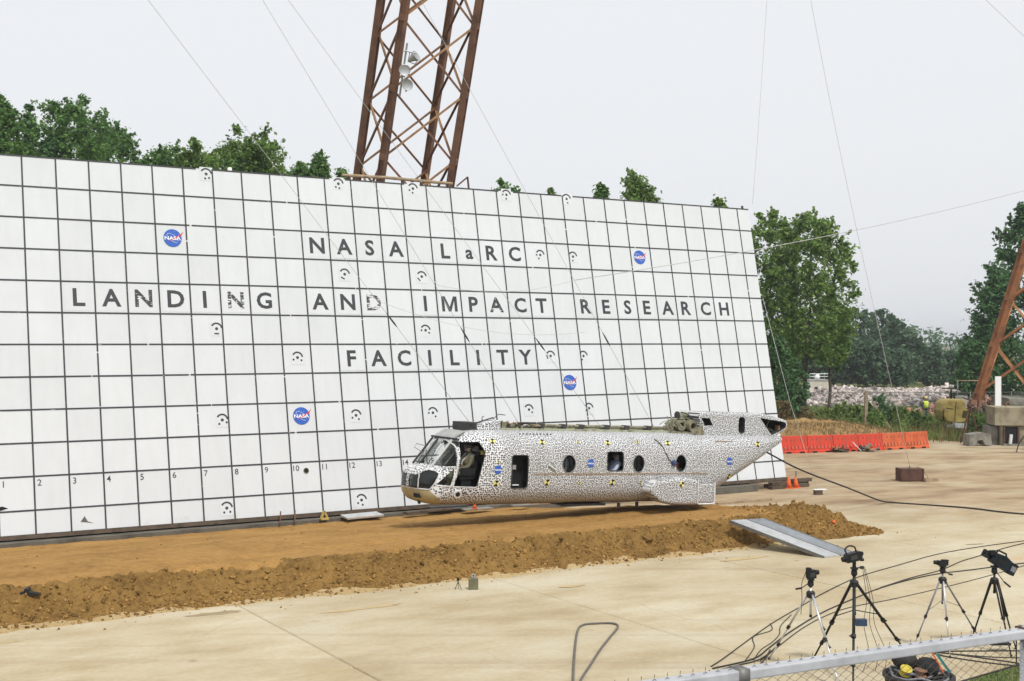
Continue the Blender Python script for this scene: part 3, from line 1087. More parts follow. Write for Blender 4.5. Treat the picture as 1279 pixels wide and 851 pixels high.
# damage: a round hole, torn skin, a ragged corner
mb = MB().disc(0.075, -0.004, 0.0, n=16)
mb.build('round_hole', M['flat_black'], wall, (wx(9.51), -PT - 0.003, wz(10.29)), fix=False)
MB().ring(0.072, 0.088, -0.012, 0, n=16).build('hole_rim', M['tan'], wall, (wx(9.51), -PT - 0.003, wz(10.29)), fix=False)
mb = MB().prism([(-0.14, -0.02), (0.2, -0.075), (0.05, -0.02), (-0.03, 0.13), (-0.07, 0.07)], -0.005, 0)
mb.build('tear', M['plinth'], wall, (wx(2.42), -PT - 0.003, wz(11.42)), fix=False)
mb = MB().prism([(-0.03, -0.05), (0.16, 0.0), (0.02, 0.06), (-0.2, 0.03)], -0.005, 0)
mb.build('tear', M['flat_black'], wall, (wx(0.08), -PT - 0.003, wz(10.9)), fix=False)

# things fixed along the top and bottom edge
mb = MB().tube([(wx(11.75), 0.08, wz(0) + 0.17), (wx(13.5), 0.08, wz(0) + 0.20), (wx(16.2), 0.08, wz(0) + 0.16)], 0.055, 8)
mb.build('top_pole', M['wood'], wall)
for c in (12.0, 14.1, 16.0):
    MB().box(wx(c), wx(c) + 0.06, 0.04, 0.14, wz(0) - 0.3, wz(0) + 0.15).build('pole_bracket', M['rust_dark'], wall, fix=False)
mb = MB().beam((wx(16.4), 0.1, wz(0) + 0.1), (wx(16.9), 0.1, wz(0) + 0.45), 0.05, 0.05).beam((wx(16.9), 0.1, wz(0) - 0.1), (wx(16.9), 0.1, wz(0) + 0.45), 0.05, 0.05)
mb.build('top_bracket', M['rust_dark'], wall)
MB().box(wx(7.58), wx(7.7), 0.0, 0.12, wz(0) + 0.02, wz(0) + 0.12).build('top_box', M['white'], wall, fix=False)
MB().box(wx(30.4), wx(30.45), 0.02, 0.1, wz(0) + 0.02, wz(0) + 0.14).build('top_box', M['dark_metal'], wall, fix=False)
MB().box(wx(C0), wx(C1), -0.09, 0.26, -0.12, -0.005).build('base_channel', M['wood_dark'], wall, fix=False)

# the plinth the wall stands on, timber cribbing under its far end
pb = MB()
P_ = [AB(-4, 0.45), AB(26.2, 0.45), AB(26.2, -1.2), AB(-4, -1.2)]
pb.add([(p.x, p.y, z_) for z_ in (-0.05, 0.24) for p in P_], [(0, 1, 5, 4), (1, 2, 6, 5), (2, 3, 7, 6), (3, 0, 4, 7), (4, 5, 6, 7), (3, 2, 1, 0)])
tag(pb.build('wall_plinth', M['plinth']), 'long dark grey concrete plinth under the white gridded wall', 'plinth')
for i, (a0, b0, L, z0, rz) in enumerate([(27.0, 0.25, 1.9, 0.0, 0.0), (27.3, -0.35, 2.2, 0.0, 0.04), (27.05, 0.2, 0.9, 0.13, 0.03), (28.1, -0.2, 1.4, 0.135, 0.0)]):
    p = AB(a0 + L / 2, b0, z0)
    o = MB().box(-L / 2, L / 2, -0.11, 0.11, 0, 0.125).build('timber_block', M['wood_dark'], None, p, (0, 0, TH + rz), fix=False)
    tag(o, ['dark timber bearer lying in front under the far end of the white wall',
            'dark timber bearer lying behind under the far end of the white wall',
            'short upper timber on the left of the stack below the white wall corner',
            'upper timber on the right of the stack below the white wall corner'][i], 'timber', 'timber cribbing under the wall')
# raking props behind
for c in (-2, 4, 10, 16, 22, 28):
    top = Vector((wx(c), 0.25, wz(2.5)))
    mb = MB().beam(top, (wx(c), 4.2, -1.2), 0.15, 0.15)
    mb.build('raking_prop', M['rust_dark'], wall)

# ================================================================== HELICOPTER FUSELAGE
HP = AB(9.0, 5.7, 1.25)
HROT = (0, 0.0507, TH)
HM = Matrix.Translation(HP) @ Euler(HROT).to_matrix().to_4x4()
heli = thing('helicopter', 'white rotorless helicopter fuselage covered in black speckles hanging just above the dirt bed', 'helicopter', HP, HROT)
# stations along the hull: x, keel, roof, half width
ST = np.array([
    (0.07, .55, .66, .10), (0.09, .46, .76, .28), (0.13, .36, .86, .46), (0.20, .20, .945, .62), (0.33, .10, 1.005, .78), (0.50, .05, 1.02, .885),
    (0.56, .04, 1.05, .905), (0.85, .025, 1.41, .965), (1.13, .015, 1.76, 1.015), (1.20, .012, 1.835, 1.03), (1.42, .005, 1.965, 1.065), (1.75, 0, 2.0, 1.09), (2.2, 0, 2.01, 1.10),
    (5.0, 0, 2.01, 1.10), (9.1, 0, 2.01, 1.10), (9.4, .03, 2.01, 1.10), (10.0, .31, 2.01, 1.09), (10.6, .66, 2.01, 1.06), (11.2, .97, 2.01, 1.01),
    (11.8, 1.30, 2.005, .93), (12.2, 1.55, 2.0, .87), (12.5, 1.70, 2.0, .80), (12.58, 1.74, 1.995, .77), (12.62, 1.80, 1.97, .70)])
NEXP = 3.3
def hull_sec(x):
    return [np.interp(x, ST[:, 0], ST[:, i]) for i in (1, 2, 3)]
def hull_y(x, z, inset=0.0):
    zb, zt, hw = hull_sec(x)
    zc, hz = (zb + zt) / 2, (zt - zb) / 2
    t = min(0.999, abs((z - zc) / hz))
    return -(hw * (1 - t ** NEXP) ** (1 / NEXP)) - inset

def hull_loft(inset, x0, x1, n=64, flip=False, mb=None, mi=0):
    mb = mb or MB()
    xs = sorted(set([x for x in ST[:, 0] if x0 <= x <= x1] + list(np.arange(math.ceil(x0 * 4) / 4, x1, 0.25)) + [x0, x1]))
    v, f = [], []
    for x in xs:
        zb, zt, hw = hull_sec(x)
        zb, zt, hw = zb + inset, zt - inset, hw - inset
        zc, hz = (zb + zt) / 2, max(0.02, (zt - zb) / 2)
        hw = max(hw, 0.04)
        for k in range(n):
            a_ = 2 * math.pi * k / n
            ca, sa = math.cos(a_), math.sin(a_)
            v.append((x, hw * math.copysign(abs(ca) ** (2 / NEXP), ca), zc + hz * math.copysign(abs(sa) ** (2 / NEXP), sa)))
    m = len(xs)
    for i in range(m - 1):
        for k in range(n):
            k2 = (k + 1) % n
            q = (i * n + k, i * n + k2, (i + 1) * n + k2, (i + 1) * n + k)
            f.append(q[::-1] if flip else q)
    c0, c1 = tuple(range(n - 1, -1, -1)), tuple(range((m - 1) * n, m * n))
    f += [c0[::-1], c1[::-1]] if flip else [c0, c1]
    return mb.add(v, f, mi)

def rrect(x0, x1, z0, z1, r, n=4):
    out = []
    for cx, cz, a0 in ((x1 - r, z1 - r, 0), (x0 + r, z1 - r, 90), (x0 + r, z0 + r, 180), (x1 - r, z0 + r, 270)):
        for i in range(n + 1):
            a_ = R_(a0 + 90 * i / n)
            out.append((cx + r * math.cos(a_), cz + r * math.sin(a_)))
    return out
def ellp(cx, cz, rx, rz, n=20):
    return [(cx + rx * math.cos(2 * math.pi * k / n), cz + rz * math.sin(2 * math.pi * k / n)) for k in range(n)]

# openings in side view
OP = dict(
    door=[(1.13, 1.70), (1.63, 1.72), (1.79, 1.46), (1.57, .55), (0.92, .55), (1.0, .8), (1.06, 1.1), (1.10, 1.4)],
    side=[(.50, 1.06), (.98, 1.08), (1.02, 1.4), (1.055, 1.69), (1.02, 1.72)],
    tri=[(.46, .60), (.93, 1.03), (.90, .80), (.84, .58)],
    nose=[(-.1, .47), (.32, .475), (.40, .60), (.47, .74), (.54, .86), (.50, .935), (.38, .955), (.24, .91), (.14, .82), (-.1, .77)],
    hatch=rrect(2.60, 3.11, .50, 1.38, .07),
    port1=ellp(4.43, 1.15, .215, .245), port2=ellp(6.81, 1.16, .20, .245), port3=ellp(8.34, 1.17, .195, .245),
    square=rrect(5.72, 6.27, .965, 1.49, .07))
hb = MB()
hull_loft(0.0, 0.07, 12.62, mb=hb, mi=0)
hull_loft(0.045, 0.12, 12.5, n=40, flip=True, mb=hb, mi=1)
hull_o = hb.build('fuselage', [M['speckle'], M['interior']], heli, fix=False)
hull_o.parent = None
cut = []
def cutter(poly, y0, y1):
    c = MB().prism(poly, y0, y1, 0).build('cutter', [M['interior'], M['interior']])
    cut.append(c)
    return c
side_cut = [cutter(OP[k], -1.4, 1.4 if k in ('door', 'side', 'tri', 'port2') else -.5) for k in ('door', 'side', 'tri', 'hatch', 'port1', 'port2', 'port3', 'square')]
side_cut.append(cutter([(.56, 1.08), (1.70, 1.08), (1.64, 1.70), (1.06, 1.70)], .5, 1.4))
nose_cut = [cutter(OP['nose'], -1.4, -0.07), cutter(OP['nose'], 0.07, 1.4)]
def front_cut(y0, y1):
    # windscreen pane cut along the hull, seen from the front
    mb = MB()
    poly = [(y0, 1.075), (y1, 1.075), (y1, 1.70), (y0, 1.70)]
    v = [(xx, y, z) for xx in (0.40, 1.16) for y, z in poly]
    mb.add(v, [(0, 1, 2, 3), (7, 6, 5, 4)] + [((i + 1) % 4, i, 4 + i, 4 + (i + 1) % 4) for i in range(4)])
    c = mb.build('cutter', [M['interior'], M['interior']])
    cut.append(c)
    return c
wind_cut = [front_cut(-0.80, -0.03), front_cut(0.03, 0.80)]
boolean(hull_o, side_cut + nose_cut + wind_cut)
hull_o.parent = heli
hull_o.data.polygons.foreach_set('use_smooth', [True] * len(hull_o.data.polygons))
try:
    hull_o.data.set_sharp_from_angle(angle=R_(35))
except Exception:
    pass
# glazing: thin skins just inside the hull, clipped to the openings
def glazing(name, cutters_, m, x0=0.08, x1=3.2):
    for c in cutters_:
        g = MB()
        hull_loft(0.012, x0, x1, n=48, mb=g)
        hull_loft(0.022, x0 + .01, x1 - .01, n=48, flip=True, mb=g)
        o = g.build(name, M[m], fix=False)
        boolean(o, [c], 'INTERSECT')
        ys = [v.co.y for v in o.data.vertices]
        halves = [-1, 1] if ys and min(ys) < -.05 and max(ys) > .05 else [0]
        for k, sg in enumerate(halves):
            me_ = o.data.copy()
            if sg:
                bm = bmesh.new()
                bm.from_mesh(me_)
                bmesh.ops.delete(bm, geom=[v for v in bm.verts if v.co.y * sg < 0], context='VERTS')
                bm.to_mesh(me_)
                bm.free()
            if len(me_.polygons):
                me_.polygons.foreach_set('use_smooth', [True] * len(me_.polygons))
                link(name, me_, heli)
        drop([o])
glazing('chin_window', nose_cut, 'glass_dark')
glazing('windscreen', wind_cut, 'glass')
glazing('side_window', [side_cut[1], side_cut[2]], 'glass')
glazing('porthole_pane', [side_cut[4], side_cut[5]], 'glass', 3.9, 7.4)
drop(cut)

def trim(name, pts, r, m, side=-1, off=0.004):
    """a bead that follows the near hull surface through side-view points."""
    P = []
    for i in range(len(pts) - 1):
        (xa, za), (xb, zb) = pts[i], pts[i + 1]
        for k in range(5):
            t = k / 5
            x, z = xa + (xb - xa) * t, za + (zb - za) * t
            P.append((x, hull_y(x, z, off) * (-side), z))
    x, z = pts[-1]
    P.append((x, hull_y(x, z, off) * (-side), z))
    P = [(x, y if side == -1 else y, z) for x, y, z in P]
    if side == -1:
        P = [(x, -abs(y), z) for x, y, z in P]
    else:
        P = [(x, abs(y), z) for x, y, z in P]
    return MB().tube(P, r, 6).build(name, M[m], heli, smooth=True)
trim('door_post', [(1.065, 1.72), (1.055, 1.45), (1.02, 1.15), (.965, .85), (.875, .55)], 0.022, 'frame')
trim('nose_frame', [(.14, .465), (.33, .465), (.41, .59), (.49, .74), (.56, .865), (.51, .95), (.38, .972), (.25, .93), (.17, .85), (.14, .7), (.14, .465)], 0.016, 'frame')
trim('sill_frame', [(.54, 1.0), (.7, 1.045), (.98, 1.06)], 0.014, 'frame')
trim('sill_frame', [(.45, .575), (.84, .555), (1.57, .53)], 0.012, 'frame')
for k in ('port1', 'port2', 'port3'):
    trim('porthole_rim', OP[k] + OP[k][:1], 0.013, 'greyped')
trim('hatch_rim', OP['hatch'] + OP['hatch'][:1], 0.014, 'dark_metal')
trim('window_rim', OP['square'] + OP['square'][:1], 0.012, 'dark_metal')
for yy in (-0.69, -0.62):
    pass
# windscreen pillars from the sill up to the brow
for y0, y1 in ((-.40, -.46), (.28, .30), (.66, .62)):
    MB().beam((.545, y0, 1.03), (1.10, y1, 1.735), 0.045, 0.04, up=(0, 1, 0)).build('windscreen_pillar', M['frame'] if y0 in (-.40,) else M['dark_metal'], heli, fix=False)
MB().beam((1.13, -.72, 1.765), (1.13, .72, 1.765), 0.07, 0.045).build('windscreen_brow', M['dark_metal'], heli, fix=False)
# wiper arms, mirror bracket
MB().tube([(.55, -.2, 1.05), (.68, -.14, 1.25), (.82, -.10, 1.44)], 0.012, 5).build('wiper', M['dark_metal'], heli)
MB().tube([(.55, .42, 1.05), (.68, .46, 1.23), (.80, .5, 1.40)], 0.012, 5).build('wiper', M['dark_metal'], heli)
MB().tube([(.80, .6, 1.33), (.62, .75, 1.45), (.68, .75, 1.55), (.90, .6, 1.50)], 0.010, 5).build('mirror_bracket', M['zinc'], heli)
MB().prism([(1.14, 1.775), (1.21, 1.845), (1.42, 1.968), (1.42, 1.982), (1.19, 1.855), (1.12, 1.79)], -.58, .58).build('brow_panel', M['galv_dull'], heli)

# inside: floor, bulkhead, seats, console, cabin lining
MB().box(.98, 9.6, -.98, .98, .36, .42).build('cabin_floor', M['interior'], heli, fix=False)
for s_ in (-1, 1):
    MB().box(2.10, 2.14, min(s_ * .35, s_ * .86), max(s_ * .35, s_ * .86), .42, 1.78).build('bulkhead', M['interior'], heli, fix=False)
MB().box(.58, .80, -.70, .70, .42, .96).box(.64, .80, -.72, .72, .96, 1.02).build('instrument_panel', M['flat_black'], heli, fix=False)
def seat(y):
    mb = MB()
    mb.box(1.22, 1.66, y - .22, y + .22, .72, .82)
    mb.beam((1.66, y, .80), (1.80, y, 1.44), 0.38, 0.07, up=(1, 0, 0))
    mb.box(1.30, 1.60, y - .18, y + .18, .42, .72)
    mb.box(1.25, 1.66, y - .26, y - .22, .82, 1.02).box(1.25, 1.66, y + .22, y + .26, .82, 1.02)
    s = mb.build('crew_seat', M['flat_black'], heli, fix=False)
    MB().box(1.75, 1.83, y - .10, y + .10, 1.45, 1.58).build('headrest', M['greyped'], s, fix=False)
seat(-0.52)
seat(0.52)
MB().tube([(1.05, -.52, .42), (1.07, -.52, .72), (1.12, -.52, .92)], 0.016, 6).build('control_stick', M['blackp'], heli)
MB().tube([(1.05, .52, .42), (1.07, .52, .72), (1.12, .52, .92)], 0.016, 6).build('control_stick', M['blackp'], heli)
MB().box(1.86, 2.05, -.72, -.45, 1.36, 1.46).build('equipment_box', M['yellow'], heli, fix=False)
for q_ in ((2.72, 2.90, -.82, -.78, .98, 1.10), (2.80, 3.0, -.84, -.80, .55, .58), (2.68, 2.71, -.84, -.80, 1.25, 1.30)):
    MB().box(*q_).build('inside_label', M['white'], heli, fix=False)
MB().box(2.2, 3.6, -.78, -.70, .42, 1.9).build('hatch_lining', M['flat_black'], heli, fix=False)
MB().box(8.02, 8.6, -.70, -.45, 1.02, 1.16).build('fuel_cell', M['cone'], heli, fix=False)
MB().box(8.0, 8.7, -.72, -.40, .90, 1.0).build('pale_duct', M['pale_green'], heli, fix=False)
MB().box(6.6, 7.1, .90, .96, 1.18, 1.34).build('inner_window_panel', M['plate'], heli, fix=False)

# roof: dark intake box, speckled wedge, drive-shaft tray running aft
o = MB().box(1.52, 1.92, -.30, .30, 1.98, 2.20).build('intake_box', M['dark_metal'], heli, fix=False)
for zz in (2.03, 2.09, 2.15):
    MB().box(1.51, 1.93, -.315, .315, zz, zz + 0.022).build('intake_louvre', M['dark_metal'], o, fix=False)
w = MB().prism([(1.93, 1.95), (2.68, 1.95), (2.66, 2.27), (2.5, 2.27), (1.93, 2.14)], -.32, .32).build('pylon_wedge', M['speckle_flat'])
bevel(w, 0.03)
w.parent = heli
MB().tube([(1.95, -.1, 2.16), (2.55, -.1, 2.33)], 0.02, 6).tube([(2.2, -.1, 2.24), (2.2, -.1, 2.34), (2.26, -.1, 2.36)], 0.012, 5).tube([(2.6, .0, 2.28), (2.8, .05, 2.42), (3.05, .1, 2.40)], 0.012, 5).build('antenna_rod', M['dark_metal'], heli)
MB().box(2.68, 8.75, -.26, .26, 1.97, 2.06).build('shaft_tray', M['pale_green'], heli, fix=False)
MB().tube([(3.9, 0, 2.13), (8.5, 0, 2.13)], 0.045, 10).build('drive_shaft', M['tan'], heli, smooth=True)
MB().box(3.8, 8.6, .14, .18, 2.05, 2.17).build('tray_edge', M['pale_green'], heli, fix=False)
for x in (4.12, 4.87, 5.47, 6.36, 7.07, 7.89):
    MB().prism([(x - .07, 2.05), (x + .05, 2.05), (x + .09, 2.19), (x - .02, 2.19)], -.16, .12).build('shaft_hanger', M['dark_metal'], heli, fix=False)
random.seed(4)
for i in range(11):
    x = random.uniform(2.75, 4.0)
    pts = [(x + random.uniform(-.1, .25) * k, random.uniform(-.24, .2), 2.06 + random.uniform(0.0, .20 - 0.1 * (x - 2.7))) for k in range(4)]
    MB().tube(smooth_pts(pts, 4), random.uniform(.012, .03), 6).build('hydraulic_hose', M[random.choice(['tan', 'dark_metal', 'pale_green', 'wood'])], heli, smooth=True)
random.seed(12)
for i in range(14):
    x = random.uniform(8.5, 9.45)
    pts = [(x + random.uniform(-.12, .16) * k, random.uniform(-.36, .25), 2.05 + random.uniform(0.0, .42)) for k in range(4)]
    MB().tube(smooth_pts(pts, 4), random.uniform(.010, .022), 6).build('gearbox_hose', M[random.choice(['tan', 'dark_metal', 'dark_metal', 'pale_green', 'rust_dark'])], heli, smooth=True)
for x, h_ in ((2.78, .30), (3.05, .20), (3.4, .16)):
    MB().box(x, x + random.uniform(.1, .2), -.2, .1, 2.04, 2.04 + h_ * .6).build('mount_lug', M['tan'], heli, fix=False)

# aft rotor pylon with the gearbox in front of it
p1 = MB().prism([(9.60, 1.90), (12.5, 1.90), (12.62, 2.03), (12.82, 2.10), (12.96, 2.22), (13.0, 2.34), (12.98, 2.46), (12.7, 2.53), (12.0, 2.655), (9.52, 2.655), (9.36, 2.58), (9.44, 2.3)], -.60, .60, 0)
p1 = p1.build('aft_pylon', [M['speckle_flat'], M['interior']])
bevel(p1, 0.09, 3)
c1 = MB().prism([(11.80, 2.52), (12.75, 2.43), (12.90, 2.37), (12.88, 2.25), (12.68, 2.14), (12.30, 2.0)], -.9, .45, 1).build('c', [M['interior'], M['interior']])
c2 = MB().prism([(9.46, 2.48), (9.78, 2.48), (9.93, 2.26), (9.60, 2.26)][::-1], -.9, -.3, 1).build('c', [M['interior'], M['interior']])
c3 = MB().prism(rrect(10.94, 11.19, 2.04, 2.54, .09), -.9, -.3, 1).build('c', [M['interior'], M['interior']])
boolean(p1, [c1, c2, c3])
drop([c1, c2, c3])
p1.parent = heli
MB().tube([(12.1, -.35, 2.1), (12.4, -.3, 2.2), (12.6, -.32, 2.12)], 0.03, 6).tube([(12.3, -.2, 2.0), (12.55, -.2, 2.45)], 0.025, 6).build('tail_pipe', M['tan'], heli)
MB().box(12.72, 12.78, -.45, -.30, 2.15, 2.3).build('tail_lamp', M['rust_light'], heli, fix=False)
for i in range(16):
    MB().lathe([(0.012, 0), (0.012, 0.02)], 6).build('rivet', M['dark_metal'], heli, (9.6 + i * 0.13, -.5, 2.655), fix=False)
g = MB().box(8.5, 9.6, -.40, .45, 1.96, 2.05)
g.prism([(9.2, 2.0), (9.62, 1.93), (9.52, 2.25)], -.6, -.42)
gb_ = g.build('gearbox_base', M['tan'], heli, fix=False)
MB().ring(.085, .165, -.30, -.12, n=20, c=(8.98, 2.235)).build('gearbox_flange', M['tan'], heli, smooth=False)
MB().ring(.10, .18, -.42, -.2, n=20, c=(9.33, 2.225)).build('gearbox_flange', M['tan'], heli)
MB().ring(.02, .11, -.22, .2, n=16, c=(9.33, 2.225)).build('gearbox_bore', M['flat_black'], heli)
MB().tube([(8.95, -.1, 2.52), (9.32, -.05, 2.56)], [.11, .09], 12).build('gearbox_drum', M['pale_green'], heli)
MB().tube([(8.93, -.1, 2.52), (8.97, -.1, 2.522)], [.125, .125], 12).build('drum_flange', M['dark_metal'], heli)
MB().tube(smooth_pts([(8.7, -.2, 2.06), (8.80, -.15, 2.38), (9.0, -.1, 2.42), (9.3, -.15, 2.43), (9.48, -.25, 2.28), (9.56, -.3, 2.05)], 4), .03, 7).build('gearbox_rib', M['tan'], heli, smooth=True)
MB().tube(smooth_pts([(9.0, -.2, 2.63), (9.25, -.25, 2.55), (9.45, -.3, 2.33), (9.55, -.3, 2.1)], 4), .022, 6).tube([(9.2, 0, 2.5), (9.5, 0, 2.58)], .025, 6).build('gearbox_pipe', M['dark_metal'], heli)
MB().prism([(8.62, 2.05), (8.85, 2.05), (8.9, 2.32), (8.78, 2.36)], -.1, .15).prism([(9.12, 2.05), (9.45, 2.05), (9.42, 2.38), (9.15, 2.38)], .05, .3).build('gearbox_case', M['tan'], heli, fix=False)

# sponsons: bulge with rounded toe, and the box behind it
for sgn in (-1, 1):
    y0, y1 = (-1.42, -0.95) if sgn < 0 else (0.95, 1.42)
    s_ = MB().prism([(7.0, .40), (7.15, .26), (7.45, .09), (7.9, 0.0), (8.76, -.02), (8.76, .70), (8.4, .78), (7.3, .70), (7.05, .55)], y0, y1)
    s_ = s_.build('sponson', M['speckle_flat'])
    bevel(s_, 0.12, 3)
    s_.parent = heli
    y0, y1 = (-1.36, -1.0) if sgn < 0 else (1.0, 1.36)
    x_ = MB().box(8.80, 9.42, y0, y1, .02, .60).build('sponson_box', M['speckle_flat'], None, fix=False)
    bevel(x_, 0.05, 2)
    x_.parent = heli
    yf = -1.365 if sgn < 0 else 1.365
    MB().tube([(8.79, yf, .02), (8.79, yf, .72)], .022, 6).tube([(9.42, yf, .64), (9.42, yf, .06), (9.36, yf, .015), (8.82, yf, .015)], .028, 6).build('box_edge', M['frame'], heli)

# side rail, stringer, keel bits
P = [(x, hull_y(x, .88, -0.004), .88) for x in np.arange(3.3, 9.5, .2)]
mb = MB()
for i in range(len(P) - 1):
    mb.beam(P[i], P[i + 1], 0.03, 0.045)
mb.build('side_rail', M['brown_rail'], heli, fix=False)
MB().box(4.6, 6.0, -.7, .7, -.05, .01).box(6.4, 6.45, -.8, -.7, -.09, .02).box(7.2, 7.24, -.6, -.5, -.1, .02).build('keel_skid', M['dark_metal'], heli, fix=False)
MB().box(.12, .30, -.32, -.08, .20, .30).build('chin_vent', M['flat_black'], heli, (0.0, -.2, .03), fix=False)
MB().lathe([(.03, -.05), (.05, 0), (.05, .06), (.02, .1)], 10).build('chin_lamp', M['dark_metal'], heli, (.32, -.25, .09), smooth=True)
o = MB().disc(.115, -.02, .02, n=18).build('access_port', M['plate'], heli, (1.06, hull_y(1.06, .36, 0.012), .36), (-math.atan((hull_y(1.06, .42) - hull_y(1.06, .30)) / .12), 0, math.atan((hull_y(1.2, .36) - hull_y(.92, .36)) / .28)), fix=False)
MB().disc(.065, -.028, -.02, n=14).build('port_hole', M['flat_black'], o, fix=False)

# quadrant markers and small emblems on the skin
def normal_tilt(x, z):
    e = 0.05
    dz = (hull_y(x, z + e) - hull_y(x, z - e)) / (2 * e)
    dx = (hull_y(x + e, z) - hull_y(x - e, z)) / (2 * e)
    return (-math.atan(dz) * -1 * -1, 0, math.atan(dx))
def marker(x, z, r):
    dz = (hull_y(x, z + .05) - hull_y(x, z - .05)) / .1
    rot = (-math.atan(dz), 0, 0)
    t = MB().disc(r, -.006, 0.004, n=14).build('quadrant_marker', M['yellow'], heli, (x, hull_y(x, z, 0.003), z), rot, fix=False)
    mb = MB()
    for a0 in (35, 215):
        mb.prism([(0, 0)] + [(r * .97 * math.cos(R_(a0 + 90 * k / 5)), r * .97 * math.sin(R_(a0 + 90 * k / 5))) for k in range(6)], -.0085, -.006)
    mb.build('marker_sector', M['flat_black'], t, fix=False)
for x, z in [(2.04, 1.74), (2.14, .64), (3.6, 1.73), (3.74, .65), (5.79, 1.73), (5.92, .64), (7.93, 1.74), (11.4, 1.74), (10.23, .78)]:
    marker(x, z, .085)
t = MB().disc(.085, -.006, 0.004, n=14).build('quadrant_marker', M['yellow'], heli, (8.13, -1.428, .60), fix=False)
MB().prism([(0, 0), (.08, .0), (.06, .06), (0, .08)], -.0085, -.006).prism([(0, 0), (-.08, .0), (-.06, -.06), (0, -.08)], -.0085, -.006).build('marker_sector', M['flat_black'], t, fix=False)
for x, z in [(2.17, 1.19), (4.78, 1.74), (4.8, .62), (6.9, .62), (6.84, 1.76)]:
    marker(x, z, .045)
for x, z in [(2.17, 1.0), (5.15, 1.17), (10.2, 1.23)]:
    dx = (hull_y(x + .1, z) - hull_y(x - .1, z)) / .2
    e = emblem(heli, (x, hull_y(x, z, .008), z), .42, False, (0, 0, math.atan(dx)))
o = MB().box(9.76, 10.42, -.01, 0, 1.79, 1.83).build('stain_strip', M['brown_rail'], heli, (0, hull_y(10.1, 1.81, 0.004), 0), fix=False)
for i in range(10):
    x = 3.0 + i * .11
    MB().box(x, x + .05, -.004, 0, 0, .03).build('stencil_mark', M['flat_black'], heli, (0, hull_y(x, 1.92, .006), 1.92), fix=False)
# loose lanyard and blue bag hanging by the last porthole
MB().tube(smooth_pts([(7.5, hull_y(7.5, 1.85, .02), 1.85), (7.67, hull_y(7.67, 1.68, .02), 1.68), (7.87, hull_y(7.87, 1.31, .02), 1.31), (8.0, hull_y(8, 1.2, .03), 1.2)], 5), .012, 5).build('lanyard', M['rubber'], heli)
MB().lathe([(.02, -.09), (.07, -.04), (.08, .03), (.03, .09)], 10).build('blue_bag', M['nasa_blue'], heli, (8.05, -1.15, 1.18), smooth=True).data.materials[0] = mat('navy_cloth', (.05, .08, .17), .9, .4, 9)
MB().tube([(3.75, -1.13, 1.12), (4.0, -1.14, .98)], .025, 5).tube([(3.85, -1.14, 1.25), (4.0, -1.14, 1.05)], .015, 5).build('handle', M['frame'], heli)

# ================================================================== PEOPLE (seated crew, by-stander)
def figure(name, joints, edges, radii, m_body, Mx, label, cat='person', group=None, skin_at=(), skin_r=0.12, sub=1):
    """one continuous skinned body on a posed skeleton; joint 0 is the pelvis."""
    me = bpy.data.meshes.new('body')
    me.from_pydata([tuple(j) for j in joints], edges, [])
    o = bpy.data.objects.new('body', me)
    COL.objects.link(o)
    sk = o.modifiers.new('s', 'SKIN')
    for i, v in enumerate(me.skin_vertices[0].data):
        r = radii[i]
        v.radius = (r, r) if not hasattr(r, '__len__') else r
        v.use_root = (i == 0)
    su = o.modifiers.new('u', 'SUBSURF')
    su.levels = sub
    su.render_levels = sub
    apply_mods(o)
    o.data.materials.clear()
    for m_ in (m_body, M['skin']):
        o.data.materials.append(m_)
    for p in o.data.polygons:
        p.use_smooth = True
        c = p.center
        p.material_index = 1 if any((c - Vector(q)).length < skin_r for q in skin_at) else 0
    t = thing(name, label, cat, group=group)
    t.matrix_world = Mx
    o.parent = t
    return t

def hand(J, E, Rr, wrist, i_w, d, up):
    """palm, four curled fingers and a thumb growing from joint i_w."""
    d, up = Vector(d).normalized(), Vector(up).normalized()
    sd = d.cross(up)
    w = Vector(wrist)
    J.append(w + d * .055); E.append((i_w, len(J) - 1)); Rr.append((.036, .018)); ip = len(J) - 1
    for k, (off, L) in enumerate(((-.028, .062), (-.010, .07), (.010, .066), (.028, .052))):
        J.append(w + d * (.095) + sd * off); E.append((ip, len(J) - 1)); Rr.append(.009)
        J.append(w + d * (.095 + L * .55) + sd * off - up * .02); E.append((len(J) - 2, len(J) - 1)); Rr.append(.0085)
        J.append(w + d * (.095 + L * .7) + sd * off - up * .05); E.append((len(J) - 2, len(J) - 1)); Rr.append(.007)
    J.append(w + d * .045 - sd * .05); E.append((i_w, len(J) - 1)); Rr.append(.011)
    J.append(w + d * .085 - sd * .06 - up * .015); E.append((len(J) - 2, len(J) - 1)); Rr.append(.009)

